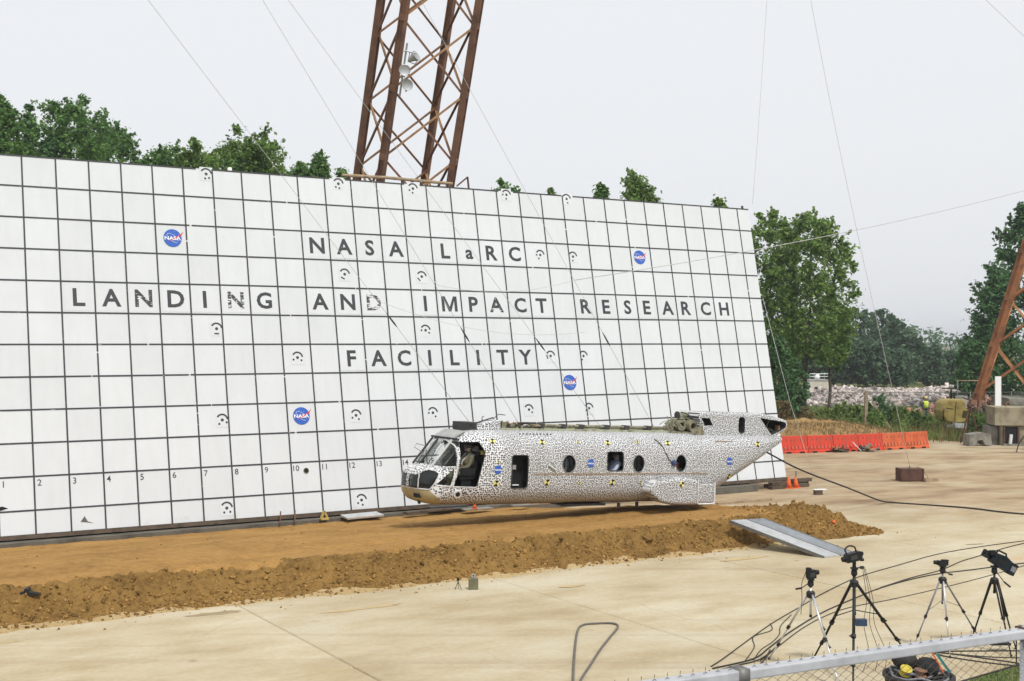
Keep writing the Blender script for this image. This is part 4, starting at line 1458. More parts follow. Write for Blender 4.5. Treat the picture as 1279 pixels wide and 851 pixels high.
def seated(label, x, y, zs, Mx, m_body, lean=.14, head_turn=0.0, helmet=True, straps=True, cat='person'):
    """facing -x (the nose). x, zs: hip point."""
    J = [(x, y, zs + .10), (x + lean * .35, y, zs + .30), (x + lean * .8, y, zs + .50), (x + lean, y, zs + .585), (x + lean - .01, y, zs + .66), (x + lean - .03, y, zs + .78)]
    E = [(0, 1), (1, 2), (2, 3), (3, 4), (4, 5)]
    Rr = [(.155, .12), (.145, .115), (.165, .12), (.085, .07), (.055, .055), (.088, .10)]
    skin = [J[5], (J[5][0] - .03, y, J[5][2] - .04)]
    for s in (-1, 1):
        sh = (x + lean * .85, y + s * .19, zs + .52)
        el = (x - .02, y + s * .25, zs + .27)
        wr = (x - .25, y + s * .15, zs + .20)
        i0 = len(J)
        J += [sh, el, wr]; E += [(2, i0), (i0, i0 + 1), (i0 + 1, i0 + 2)]; Rr += [.072, .052, .036]
        hand(J, E, Rr, wr, i0 + 2, (-1, -s * .25, -.1), (0, 0, 1))
        skin.append((wr[0] - .08, wr[1] - s * .02, wr[2] - .02))
        hp, kn, an, to = (x - .04, y + s * .10, zs + .08), (x - .46, y + s * .14, zs + .10), (x - .62, y + s * .13, zs - .30), (x - .80, y + s * .14, zs - .33)
        i0 = len(J)
        J += [hp, kn, an, to]; E += [(0, i0), (i0, i0 + 1), (i0 + 1, i0 + 2), (i0 + 2, i0 + 3)]; Rr += [.10, .072, .05, .045]
    t = figure('person', J, E, Rr, m_body, Mx, label, cat, skin_at=skin, skin_r=.095)
    hx, hz = J[5][0], J[5][2]
    mb = MB()                                            # face: nose, brow, mouth, eyes
    mb.lathe([(.016, 0), (.010, .03)], 6, 0, Matrix.Translation((hx - .098, y, hz - .03)) @ Matrix.Rotation(-math.pi / 2, 4, 'Y'))
    mb.build('nose', M['skin'], t, smooth=True)
    for s in (-1, 1):
        MB().lathe([(.006, -.012), (.014, 0), (.006, .012)], 8).build('eye', M['flat_black'], t, (hx - .088, y + s * .034, hz + .005), smooth=True)
        MB().lathe([(.01, -.03), (.022, 0), (.01, .03)], 8).build('ear', M['skin'], t, (hx + .01, y + s * .088, hz - .01), smooth=True)
    MB().box(-.006, .006, -.026, .026, -.005, .005).build('mouth', M['vest'], t, (hx - .088, y, hz - .065), fix=False)
    if helmet:
        prof = [(.128, -.06), (.135, 0), (.128, .055), (.105, .10), (.06, .135), (.01, .146)]
        h = MB().lathe(prof, 16).build('helmet', M['helmet'], t, (hx + .015, y, hz + .03), (0, .18, 0), smooth=True)
        MB().lathe([(.139, -.005), (.142, .03), (.137, .055)], 16).build('visor', M['blackp'], h, (-.006, 0, .0), smooth=True)
        MB().tube([(0, -.1, -.05), (-.07, -.06, -.13), (-.085, 0, -.145), (-.07, .06, -.13), (0, .1, -.05)], .012, 6).build('chin_strap', M['strap'], h)
    else:
        MB().lathe([(.105, -.03), (.108, .02), (.09, .07), (.05, .10), (.01, .11)], 14).build('hair', M['flat_black'], t, (hx + .012, y, hz + .025), (0, .25, 0), smooth=True)
    if straps:
        v = MB()
        v.lathe([(.165, .0), (.175, .10), (.18, .2), (.14, .25)], 14)
        o = v.build('survival_vest', M['vest'], t, (x + lean * .55, y, zs + .28), (0, .2, 0), smooth=True)
        for s in (-1, 1):
            MB().tube([(x - .135, y + s * .05, zs + .24), (x - .10, y + s * .08, zs + .42), (x + lean * .7, y + s * .11, zs + .60), (x + lean + .1, y + s * .10, zs + .56)], .022, 6).build('harness_strap', M['strap'], t)
        for k in range(3):
            MB().box(-.03, .03, -.045, .045, -.05, .05).build('pouch', M['vest'], t, (x - .14, y - .10 + k * .1, zs + .27 - .03 * (k % 2)), fix=False)
    return t

seated('person in olive flight suit and helmet in the nearer cockpit seat by the open door', 1.47, -.52, .78, HM, M['suit'])
seated('person in olive flight suit and helmet seen through the windscreen, in the farther cockpit seat', 1.42, .52, .78, HM, M['suit'])
seated('person in a pale blue shirt slumped at the square cabin window', 6.10, -.62, .62, HM, M['blue_cloth'], lean=.3, helmet=True, straps=False)
seated('person in slate grey clothes behind the foremost round porthole', 4.5, -.58, .68, HM, M['grey_cloth'], lean=.05, helmet=False, straps=True)
for xx in (5.95, 4.35):
    MB().box(xx, xx + .5, -.85, -.35, .42, .62 if xx > 5 else .7).build('cabin_seat', M['greyped'], heli, fix=False)

# ================================================================== LATTICE TOWERS
def tower(name, label, foot, axis, side, phi, chord, brace, spacing, z_lo, z_hi, offs, grow=0.0, m_ch='rust', lights=False, m_br='rust_light'):
    """four chords round a leaning axis, cross-braced on each face."""
    t = thing(name, label, 'lattice tower', foot)
    ax = Vector(axis)
    ax = ax / ax.z
    r = side / math.sqrt(2)
    def node(k, z):
        an = phi + math.pi / 2 * k
        rr = r * (1 + grow * z)
        return ax * z + Vector((rr * math.cos(an), rr * math.sin(an), 0))
    for k in range(4):
        p, q = node(k, z_lo), node(k, z_hi)
        mb = MB()
        an = phi + math.pi / 2 * k
        n1 = Vector((math.cos(an), math.sin(an), 0))
        sd = Vector((-n1.y, n1.x, 0))
        w = chord
        mb.beam(p + sd * w * .44, q + sd * w * .44, w * .14, w, up=n1)
        mb.beam(p - sd * w * .44, q - sd * w * .44, w * .14, w, up=n1)
        mb.beam(p, q, w * .72, w * .55, up=n1)
        mb.build('chord', M[m_ch], t, fix=False)
    z = z_lo + offs
    while z < z_hi:
        for k in range(4):
            k2 = (k + 1) % 4
            for a_, b_ in ((k, k2), (k2, k)):
                p, q = node(a_, z), node(b_, min(z + spacing, z_hi + spacing))
                d = (q - p).normalized()
                inn = -(ax * (z + spacing / 2) * 0 + Vector((math.cos(phi + math.pi / 2 * (k + .5)), math.sin(phi + math.pi / 2 * (k + .5)), 0)))
                o_ = inn * (0.0 if a_ == k else brace * 1.05)
                mb = MB()
                mb.beam(p + d * chord * .3 + o_, q - d * chord * .3 + o_, brace, brace * .25, up=inn)
                mb.beam(p + d * chord * .3 + o_ + inn * brace * .45, q - d * chord * .3 + o_ + inn * brace * .45, brace * .22, brace * .8, up=inn)
                mb.build('brace', M[m_br] if (k + (a_ == k)) % 3 else M[m_ch], t, fix=False)
        for k in range(4):
            p = node(k, z)
            MB().beam(p - ax.normalized() * chord * .42, p + ax.normalized() * chord * .42, chord * 1.03, chord * 1.03, up=(math.cos(phi + math.pi / 2 * k), math.sin(phi + math.pi / 2 * k), 0)).build('gusset', M[m_ch], t, fix=False)
        z += spacing
    return t, node

# tall leg of the gantry behind the wall
ax1 = (1.28, -2.5, 6.95)
zb1 = 12.55
c55 = Vector((-4.77, 55.0, zb1))
foot1 = c55 - Vector(ax1) / ax1[2] * zb1
tw, nd = tower('lattice_tower', 'tall rusty lattice tower leg rising behind the white gridded wall', foot1, ax1, 3.2, R_(-19), .285, .095, 2.68, 0.0, 31.0, 2.55, 0.0, lights=True)
# floodlights on the near chord
def flood(loc, aim):
    prof = [(.05, -.30), (.09, -.22), (.12, -.12), (.19, .02), (.225, .10), (.235, .12), (.22, .11)]
    f_ = MB().lathe(prof, 18).build('floodlight', M['galv'], tw, loc, smooth=True)
    f_.rotation_euler = Vector(aim).to_track_quat('Z', 'Y').to_euler()
    MB().lathe([(.20, .095), (.12, .105), (.01, .11)], 18).build('lens', M['plate'], f_, smooth=True)
    MB().tube([(0, .22, .05), (0, .27, -.1), (0, 0, -.33), (0, -.27, -.1), (0, -.22, .05)], .018, 6).build('yoke', M['zinc'], f_)
    return f_
near_k = min(range(4), key=lambda k: nd(k, 15).y)
for dz, dx, aim in ((16.55, .40, (.2, -1, -.1)), (16.0, .58, (.35, -1, -.15)), (17.05, .72, (1, -.5, .55))):
    p = nd(near_k, dz)
    flood(p + Vector((dx, -.42, 0)), aim)
p0, p1_ = nd(near_k, 15.6), nd(near_k, 17.6)
MB().tube([p0 + Vector((.34, -.3, 0)), p1_ + Vector((.34, -.3, 0))], .04, 8).tube([p1_ + Vector((.18, -.3, -.3)), p1_ + Vector((.75, -.4, -.45))], .03, 6).build('lamp_pole', M['galv'], tw)

# leaning leg of the gantry on the concrete footing at the right
FOOTZ = 2.45
ax2 = (.31, -.02, 1)
r2 = 2.7 / math.sqrt(2)
left_foot = Vector((25.95, 70.0, FOOTZ))
foot2 = left_foot + Vector((r2 * math.cos(R_(22)), r2 * math.sin(R_(22)), 0))
tower('lattice_tower', 'leaning rusty lattice leg standing on the concrete footing at the right edge', foot2, ax2, 2.7, R_(22), .36, .13, 2.6, -.25, 20.0, .55, m_ch='rust_orange', m_br='rust_ochre')

# ================================================================== TREES AND PLANTS
def leaf_cloud(centers, rad, per, size, r, flat=.8, droop=.3):
    """leaf-shaped quads scattered through ellipsoidal clumps."""
    C = np.repeat(np.asarray(centers, float), per, 0)
    Rd = np.repeat(np.asarray(rad, float), per)
    N = len(C)
    d = r.normal(size=(N, 3))
    d /= np.linalg.norm(d, axis=1)[:, None]
    rr = r.random(N) ** 0.45
    P = C + d * (Rd * rr)[:, None] * np.array([1, 1, flat])
    nrm = d * .7 + r.normal(size=(N, 3)) * .55 + np.array([0, 0, .55])
    nrm /= np.linalg.norm(nrm, axis=1)[:, None]
    t = np.cross(nrm, r.normal(size=(N, 3)))
    t /= np.linalg.norm(t, axis=1)[:, None]
    u = np.cross(nrm, t)
    s = size * r.uniform(.6, 1.35, N)[:, None]
    V = np.stack([P - t * s * .5, P + u * s * .30 + t * s * .05, P + t * s * .55, P - u * s * .30 + t * s * .05], 1)
    return V.reshape(-1, 3)

def sprays(C, Rd, per, size, r, tpos, h):
    """each clump is a handful of twigs fanning up and out, leaves strung along them."""
    base_, dirs, lens, rads = [], [], [], []
    for c, R in zip(C, Rd):
        p = tpos(c[2])
        o = np.array([c[0] - p.x, c[1] - p.y, 0.0])
        o = o / (np.linalg.norm(o) + 1e-6)
        for k in range(5):
            d = o * r.uniform(.3, 1.0) + r.normal(0, .55, 3) + np.array([0, 0, r.uniform(.25, 1.0)])
            d /= np.linalg.norm(d)
            base_.append(np.array(c) - d * R * .35 + r.normal(0, .25, 3) * R)
            dirs.append(d)
            lens.append(R * r.uniform(.9, 1.75))
            rads.append(R * r.uniform(.20, .36))
    n1 = max(6, per // 5)
    B_ = np.repeat(np.array(base_), n1, 0)
    D_ = np.repeat(np.array(dirs), n1, 0)
    L_ = np.repeat(np.array(lens), n1)
    R_1 = np.repeat(np.array(rads), n1)
    N = len(B_)
    u = r.random(N)
    off = r.normal(size=(N, 3))
    off *= (R_1 * (1.05 - .75 * u))[:, None] * .62
    P = B_ + D_ * (L_ * u)[:, None] + off
    nrm = off / (np.linalg.norm(off, axis=1)[:, None] + 1e-6) * .6 + r.normal(size=(N, 3)) * .5 + np.array([0, 0, .7])
    nrm /= np.linalg.norm(nrm, axis=1)[:, None]
    t = np.cross(nrm, r.normal(size=(N, 3)))
    t /= np.linalg.norm(t, axis=1)[:, None]
    w = np.cross(nrm, t)
    s = size * r.uniform(.5, 1.25, N)[:, None]
    V = np.stack([P - t * s * .5, P + w * s * .32 + t * s * .05, P + t * s * .55, P - w * s * .32 + t * s * .05], 1)
    return V.reshape(-1, 3)

def make_tree(label, loc, h, crown0, rmax, shape, nclump, per, leaf, m, group, seed, lean=(0, 0), name='tree', trunk_r=None, limbs=9, clump=.30, cat='tree', fill=.22):
    r = np.random.default_rng(seed)
    t = thing(name, label, cat, loc, group=group)
    tr = trunk_r or h * .016
    n = 9
    wob = r.normal(0, h * .012, (n, 2)).cumsum(0) * .6
    wob[0] = 0
    tp = [Vector((wob[i, 0] + lean[0] * (i / (n - 1)), wob[i, 1] + lean[1] * (i / (n - 1)), h * .93 * i / (n - 1))) for i in range(n)]
    def tpos(z):
        f_ = np.clip(z / (h * .93), 0, .999) * (n - 1)
        i = int(f_)
        return tp[i].lerp(tp[i + 1], f_ - i)
    mb = MB().tube(tp, [tr * (1 - .85 * i / (n - 1)) * (1.25 if i == 0 else 1) for i in range(n)], 8)
    def prof(s_):
        if shape == 'cone':
            return (1 - s_) ** .75 * min(1, .45 + s_ * 4)
        if shape == 'column':
            return min(1, .55 + s_ * 2.5) * (1 - s_ ** 2.6) ** .8
        if shape == 'vase':
            return min(1.0, .35 + s_ * 1.25) * (1 - max(0, s_ - .55) ** 1.6 * 2.6) ** 1
        return math.sqrt(max(.02, 1 - (2 * s_ - .85) ** 2 / 1.34))
    C, Rd = [], []
    for i in range(nclump):
        s_ = (i + r.random()) / nclump
        s_ = s_ ** (1.15 if shape == 'cone' else .95)
        R0 = rmax * max(.08, prof(s_))
        an = i * 2.39996 + r.normal(0, .35)
        rr = R0 * (.35 + .65 * math.sqrt(r.random()))
        z = crown0 + (h - crown0) * s_
        p = tpos(z)
        C.append((p.x + rr * math.cos(an), p.y + rr * math.sin(an), z + r.normal(0, .02) * h))
        Rd.append(rmax * clump * r.uniform(.55, 1.2) * (.55 + .45 * prof(s_)))
    for i in range(limbs):
        c = C[(i * nclump) // limbs]
        z0 = max(crown0 * .75, c[2] - abs(rmax) * r.uniform(.35, .7))
        p = tpos(z0)
        q = Vector(c)
        mid = p.lerp(q, .5) + Vector((0, 0, -.06 * rmax))
        k = max(.25, 1 - z0 / h)
        mb.tube([p, mid, q], [tr * .5 * k, tr * .32 * k, tr * .12 * k], 5)
    mb.build('trunk', M['bark'], t, smooth=True, fix=False)
    V = sprays(C, Rd, per, leaf, r, tpos, h)
    # stray twigs that break the outline
    V2 = leaf_cloud(C, np.array(Rd) * 1.45, max(3, per // 8), leaf, r)
    Nf = int(nclump * per * fill / 6)
    Cf, Rf = [], []
    for i in range(Nf):
        s_ = r.random()
        R0 = rmax * max(.10, prof(s_))
        an, q_ = r.uniform(0, 6.283), math.sqrt(r.random())
        p = tpos(crown0 + (h - crown0) * s_)
        Cf.append((p.x + R0 * q_ * math.cos(an), p.y + R0 * q_ * math.sin(an), crown0 + (h - crown0) * s_))
        Rf.append(leaf * r.uniform(1.2, 2.6))
    V2 = np.concatenate([V2, leaf_cloud(Cf, Rf, 6, leaf, r)])
    cr = link('crown', quads_mesh('crown', np.concatenate([V, V2]), M[m]), t)
    return t

def px(x, y, Y):
    return (x - 639.5) / F_PX * Y, HC - (y - 428.27) * Y / F_PX

# tops showing above the wall (photo column, top row, half width in photo pixels, shape)
TL = [(-6, 115, 26, 'cone', 'leaf_mid', 'tallest dark green tree at the far left, cut by the frame, above the white wall'),
      (38, 133, 13, 'cone', 'leaf_dark', 'thin pointed tree second from the left above the white wall'),
      (84, 122, 36, 'round', 'leaf_mid', 'broad twin-topped green tree third from the left above the white wall'),
      (145, 150, 31, 'round', 'leaf_mid', 'mid-height green tree rising between the broad twin-topped tree and a low tree'),
      (187, 172, 24, 'round', 'leaf_mid', 'low rounded tree just left of the gap of sky above the wall'),
      (236, 170, 24, 'round', 'leaf_warm', 'yellow-green tree just right of the gap of sky above the wall'),
      (284, 164, 28, 'round', 'leaf_warm', 'pale green bushy tree over the second coded target column'),
      (331, 162, 24, 'round', 'leaf_warm', 'loose pale tree with sky showing through above the wall'),
      (362, 190, 17, 'round', 'leaf_mid', 'low rounded tree between two taller ones left of the rusty tower'),
      (397, 179, 15, 'cone', 'leaf_mid', 'slim pointed tree second to the left of the rusty tower'),
      (425, 199, 12, 'cone', 'leaf_mid', 'small tree top touching the left chord of the rusty tower'),
      (635, 218, 20, 'round', 'leaf_mid', 'small tree top just right of the rusty tower above the wall'),
      (704, 240, 9, 'cone', 'leaf_warm', 'tiny yellow-green tree tip over the topmost right coded target'),
      (748, 233, 13, 'cone', 'leaf_mid', 'small pointed tree tip left of the large crown above the wall'),
      (802, 212, 26, 'cone', 'leaf_warm', 'large spreading green crown above the right half of the wall'),
      (903, 250, 9, 'cone', 'leaf_warm', 'tiny tree tip near the right top corner of the wall'),
      (58, 168, 18, 'round', 'leaf_dark', 'dark low tree filling the gap behind the thin pointed tree'),
      (118, 178, 16, 'round', 'leaf_dark', 'dark low tree in the gap right of the broad twin-topped tree'),
      (308, 185, 20, 'round', 'leaf_mid', 'darker low tree in front of the pale bushy trees')]
for i, (x, y, hw, shp, lm, lb) in enumerate(TL):
    Y = 66 + (i * 7) % 11
    X, ztop = px(x, y, Y)
    rad = hw / F_PX * Y
    H_t = ztop - (.5 if x < 170 else .7 if x < 440 else .62 if hw > 13 else .1)
    depth = 6.5 if shp == 'cone' else 7.5
    # crowns reach well below the top edge of the wall; only their heads show
    if shp == 'cone':
        rad_b = rad * 2.1
    else:
        rad_b = rad * 1.6
    make_tree(lb, (X, Y, 0), H_t, H_t - depth, rad_b, shp, 76, 190, .215, lm, 'trees behind the white wall', 100 + i, limbs=10, clump=.34 if shp == 'cone' else .36)

# right of the wall
def tree_px(lb, x, y, Y, hw, shape, frac, ncl, per, leaf, m, seed, group=None, **kw):
    X, zt = px(x, y, Y)
    return make_tree(lb, (X, Y, 0), zt, zt * frac, hw / F_PX * Y, shape, ncl, per, leaf, m, group, seed, **kw)
tree_px('tall green tree with bare forked limbs right beside the wall end', 1004, 276, 84, 58, 'round', .33, 95, 150, .27, 'leaf_warm', 31, trunk_r=.17, limbs=26, clump=.25, fill=.30)
tree_px('tall tree half hidden behind the right edge of the white wall', 962, 272, 88, 44, 'round', .30, 80, 150, .27, 'leaf_warm', 32, trunk_r=.15, limbs=20, clump=.27, fill=.30)
tree_px('dark shaggy evergreen at the foot of the tall tree by the wall', 972, 425, 80, 26, 'column', .05, 40, 150, .22, 'leaf_dark', 33)
tree_px('dark low evergreen between the tall tree trunks', 988, 452, 82, 17, 'round', .05, 36, 140, .22, 'leaf_dark', 34)
tree_px('olive-leaved tree right of the wall end with drooping side branches', 1036, 372, 92, 22, 'round', .42, 30, 110, .25, 'leaf_mid', 35, limbs=12)
for i, (x, y, hw, Y) in enumerate([(1012, 402, 22, 175), (1040, 392, 24, 180), (1070, 388, 28, 172), (1100, 390, 26, 178), (1124, 402, 22, 170), (1142, 424, 18, 168), (1056, 420, 22, 160), (1090, 430, 24, 158), (1020, 430, 22, 156), (1122, 440, 18, 158)]):
    tree_px(['far hazy tree just right of the tall tree trunks', 'far hazy tree, second of the distant grove', 'far broad hazy tree at the top of the distant grove', 'far hazy tree left of the slope of the distant grove', 'far hazy tree on the right slope of the distant grove', 'far hazy tree at the right foot of the distant grove', 'front tree in the middle left of the distant grove', 'front tree in the middle right of the distant grove', 'front tree at the left foot of the distant grove', 'low front tree at the right of the distant grove'][i],
            x, y, Y, hw, 'round', .08, 42, 90, .55, 'leaf_far', 60 + i, 'trees of the distant grove', limbs=4)
for i, (x, y, hw, Y) in enumerate([(1168, 432, 17, 160), (1188, 440, 15, 166)]):
    tree_px(['small far tree with a thin top in the gap between the groves', 'small far tree tucked against the big tree at the right'][i], x, y, Y, hw, 'cone' if i == 0 else 'round', .05, 34, 90, .5, 'leaf_far', 80 + i, 'small far trees in the gap', limbs=4)
tree_px('huge dark layered tree behind the leaning rusty leg', 1292, 254, 98, 98, 'cone', .08, 120, 170, .30, 'leaf_dark', 41, limbs=16, clump=.18, fill=.25)
tree_px('dark tree on the left flank of the huge tree at the right', 1240, 346, 96, 50, 'cone', .06, 70, 150, .28, 'leaf_dark', 42, limbs=10, clump=.28)
tree_px('lowest dark tree left of the leaning rusty leg', 1220, 428, 94, 26, 'round', .04, 44, 140, .26, 'leaf_dark', 43, limbs=6)
# far wood that closes the horizon
r = np.random.default_rng(5)
Cc, Rr_ = [], []
for i in range(420):
    x = r.uniform(-190, 240)
    y = r.uniform(270, 330)
    hh = 7 + 3.5 * vnoise(np.array([x * .03]), np.array([y * .01]), 4)[0]
    Cc.append((x, y, r.uniform(.5, hh - 1.5)))
    Rr_.append(r.uniform(2.2, 4.2))
V = leaf_cloud(Cc, Rr_, 70, 1.1, r)
tag(link('far_wood', quads_mesh('far_wood', V, M['leaf_far'])), 'low far wood along the horizon', 'wood', kind='stuff')

def blades(name, P, hgt, wid, m, label, seed, parent=None, bend=.35):
    r = np.random.default_rng(seed)
    N = len(P)
    an = r.uniform(0, 2 * np.pi, N)
    t = np.stack([np.cos(an), np.sin(an), np.zeros(N)], 1) * wid[:, None]
    ln = np.stack([r.normal(0, bend, N), r.normal(0, bend, N), np.ones(N)], 1)
    ln /= np.linalg.norm(ln, axis=1)[:, None]
    tip = P + ln * hgt[:, None]
    V = np.stack([P - t, P + t, tip], 1).reshape(-1, 3)
    o = link(name, quads_mesh(name, V, m, 3), parent)
    return tag(o, label, 'grass', kind='stuff')

def scatter(n, x0, x1, y0, y1, r):
    return np.stack([r.uniform(x0, x1, n), r.uniform(y0, y1, n), np.zeros(n) - .03], 1)
r = np.random.default_rng(91)
# rough field between the apron and the fence, and beyond
P = scatter(26000, 10, 48, 69.5, 96, r)
P = P[(P[:, 1] > 70.5 + .6 * np.sin(P[:, 0] * 1.7)) & ((P[:, 0] > 21.5) | (P[:, 1] > 75))]
cl = fbm(P[:, 0] * .25, P[:, 1] * .25, 3, 4)
blades('field_grass', P, .12 + .75 * np.clip(cl - .3, 0, 1) ** 1.2 * r.uniform(.5, 1.3, len(P)) + .08, np.full(len(P), .045), M['grass'], 'rough green grass behind the orange barriers', 5)
P = scatter(9000, 10, 36, 68, 92, r)
cl = fbm(P[:, 0] * .3, P[:, 1] * .3, 3, 14)
P = P[(cl > .5) & ((P[:, 0] > 21.5) | (P[:, 1] > 72))]
blades('dry_field_grass', P, r.uniform(.3, .95, len(P)), np.full(len(P), .03), M['dry_grass'], 'tall dry straw-coloured grass behind the barriers', 6)
P = scatter(30000, 14, 70, 94, 125, r)
blades('far_field_grass', P, r.uniform(.12, .4, len(P)), np.full(len(P), .10), M['grass'], 'green grass in front of the rubble', 7)
# lawn by the right-hand tripods
def tri_in(P, A, B, C):
    def s(p, q): return (P[:, 0] - q[0]) * (p[1] - q[1]) - (p[0] - q[0]) * (P[:, 1] - q[1])
    a_, b_, c_ = s(A, B) < 0, s(B, C) < 0, s(C, A) < 0
    return (a_ == b_) & (b_ == c_)
b = MB()
LAWN = [(7.2, 20.2), (8.76, 21.5), (13.5, 24.6), (13.5, 12.0), (4.5, 12.0), (4.6, 17.6)]
b.add([(x, y, .012) for x, y in LAWN], [tuple(range(len(LAWN)))[::-1]])
tag(b.build('lawn', M['field']), kind='structure')
P = scatter(120000, 4.4, 13.5, 12.0, 24.6, r)
keep = tri_in(P, LAWN[0], LAWN[1], LAWN[2]) | tri_in(P, LAWN[0], LAWN[2], LAWN[3]) | tri_in(P, LAWN[0], LAWN[3], LAWN[4]) | tri_in(P, LAWN[0], LAWN[4], LAWN[5])
P = P[keep]
P = P[P[:, 1] > 16.5][:60000]
P[:, 2] = .01
blades('lawn_grass', P, r.uniform(.03, .085, len(P)), np.full(len(P), .008), M['lawn'], 'short bright green lawn at the bottom right corner', 8, bend=.6)

P = scatter(16000, 10, 44, 70.5, 90, r)
cl = fbm(P[:, 0] * .3, P[:, 1] * .3, 3, 71)
P = P[(cl > .44) & ((P[:, 0] > 21.8) | (P[:, 1] > 77)) & ~((np.abs(P[:, 0] - 27.5) < 1.7) & (P[:, 1] < 80))]
blades('tall_grass', P, r.uniform(.25, .95, len(P)), np.full(len(P), .035), M['tall_grass'], 'tall yellow-green grass along the far fence', 16, bend=.25)
# leafy weeds along the back of the yard
n_w = 900
wxs = r.uniform(11, 44, n_w)
wys = r.uniform(71, 90, n_w)
kk = (fbm(wxs * .22, wys * .22, 3, 33) > .42) & ((wxs > 21.8) | (wys > 78)) & ~((np.abs(wxs - 27.5) < 1.6) & (wys < 80))
hh = r.uniform(.15, .95, n_w)
Cw, Rw = [], []
for i in np.nonzero(kk)[0]:
    for q in range(3):
        Cw.append((wxs[i] + r.normal(0, .25), wys[i] + r.normal(0, .25), hh[i] * (.25 + .3 * q)))
        Rw.append(.26 + .2 * hh[i])
tag(link('weeds', quads_mesh('weeds', leaf_cloud(Cw, Rw, 26, .13, r), M['weed'])), 'leafy green weeds along the far fence', 'weeds', kind='stuff')

# shrubs and weeds along the far fence
def shrub(lb, x, y, Y, hw, m, seed, ncl=14, per=110, leaf=.16):
    X, zt = px(x, y, Y)
    return make_tree(lb, (X, Y, -.03), zt, zt * .02, hw / F_PX * Y, 'round', ncl, per, leaf, m, 'bushes by the far fence', seed, name='bush', limbs=5, clump=.45, trunk_r=.03, cat='bush')
SH = [(1050, 503, 82, 12, 'weed', 'mid green bush at the right end of the dirt pile'), (1066, 506, 83, 10, 'weed', 'bush right behind the dirt pile crest, next to the wooden post'),
      (1098, 495, 84, 14, 'leaf_dark', 'dark bush right of the leaning wooden post'), (1092, 513, 78, 11, 'leaf_warm', 'bright yellow-green weed clump below the wooden post'),
      (1122, 508, 84, 13, 'weed', 'bush left of the person in the bright vest'), (1143, 513, 80, 10, 'leaf_warm', 'yellow-flowered weed clump near the person in the bright vest'),
      (1158, 522, 79, 9, 'weed', 'low weed clump left of the yellow hulk'), (1222, 520, 76, 14, 'leaf_warm', 'bright bush between the dark tripod stand and the concrete footing'),
      (1003, 510, 80, 14, 'dry_grass', 'straw-coloured bush beside the wall end'), (978, 500, 78, 12, 'dry_grass', 'pale dry bush against the wall edge'),
      (1030, 512, 83, 12, 'weed', 'low bush behind the brown dirt pile')]
for i, (x, y, Y, hw, m, lb) in enumerate(SH):
    shrub(lb, x, y, Y, hw, m, 200 + i)

# ================================================================== FAR YARD: rubble, fence, hulk, footing
r = np.random.default_rng(17)
def heap_h(x, y):
    h = (.90 + .55 * (fbm(x * .14, y * .08, 3, 3) - .45) * 2) * sstep(24, 29, x) * sstep(51, 46.5, x)
    return h * sstep(104, 111, y) * sstep(132, 122, y) * (1 + .25 * sstep(41, 44, x))
N = 42000
x = r.uniform(24, 51, N)
y = 104 + 27 * r.random(N) ** 1.3
z = heap_h(x, y)
S = np.clip(r.gamma(1.7, .085, N), .05, .5)
k = z > .1
P = np.stack([x, y, z + r.normal(0, .12, N)], 1)[k]
pile = tag(chunk_cloud('rubble_heap', P, S[k], M['rubble'], None, 21, .8), 'broad pale heap of broken concrete rubble beyond the far fence', 'rubble heap', kind='stuff')
gx, gy = np.meshgrid(np.linspace(24, 51, 60), np.linspace(104, 133, 50), indexing='ij')
gz = heap_h(gx, gy) - .15
idx = np.arange(3000).reshape(60, 50)
Fq = np.stack([idx[:-1, :-1], idx[1:, :-1], idx[1:, 1:], idx[:-1, 1:]], -1).reshape(-1, 4)
me = bpy.data.meshes.new('rubble_core')
me.from_pydata(np.stack([gx, gy, gz], -1).reshape(-1, 3).tolist(), [], Fq.tolist())
me.materials.append(M['rubble'])
tag(link('rubble_core', me), kind='structure')

# brick-red demolition waste behind the footing
N = 1500
x, y = r.uniform(30.5, 38.5, N), r.uniform(90, 97, N)
z = 1.6 * np.exp(-((x - 34.5) / 2.6) ** 2) * r.random(N) ** .5
o = chunk_cloud('brick_waste', np.stack([x, y, z], 1), np.clip(r.gamma(2, .09, N), .06, .5), mat('brick_waste', (.36, .17, .11), .9, .5, .6, second=(.45, .38, .34), island=.5), None, 44)
tag(o, 'red and white heap of demolition waste behind the concrete footing', 'waste heap', kind='stuff')

# brown earth pile with dry grass
def pile_h(x, y):
    e = ((x - 17.5) / 5.6) ** 2 + ((y - 75.5) / 4.2) ** 2
    return .85 * np.clip(1 - e, 0, 1) ** .8 * (1 + .5 * (fbm(x * .9, y * .9, 4, 61) - .45)) + .35 * (fbm(x * 3, y * 3, 3, 8) - .45) * (e < 1) - .05
gx, gy = np.meshgrid(np.linspace(11.5, 23.5, 120), np.linspace(71, 80, 80), indexing='ij')
idx = np.arange(9600).reshape(120, 80)
Fq = np.stack([idx[:-1, :-1], idx[1:, :-1], idx[1:, 1:], idx[:-1, 1:]], -1).reshape(-1, 4)
me = bpy.data.meshes.new('earth_pile')
me.from_pydata(np.stack([gx, gy, pile_h(gx, gy)], -1).reshape(-1, 3).tolist(), [], Fq.tolist())
me.materials.append(M['pile'])
me.polygons.foreach_set('use_smooth', [True] * len(Fq))
tag(link('earth_pile', me), kind='structure')
N = 7000
x, y = r.uniform(11.5, 23.5, N), r.uniform(71.5, 79.5, N)
z = pile_h(x, y)
k = (z > .05) & (fbm(x * .8, y * .8, 3, 9) > .40)
blades('pile_grass', np.stack([x, y, z], 1)[k], r.uniform(.08, .32, k.sum()), np.full(k.sum(), .02), M['dry_grass'], 'dry grass on the brown earth pile', 10)

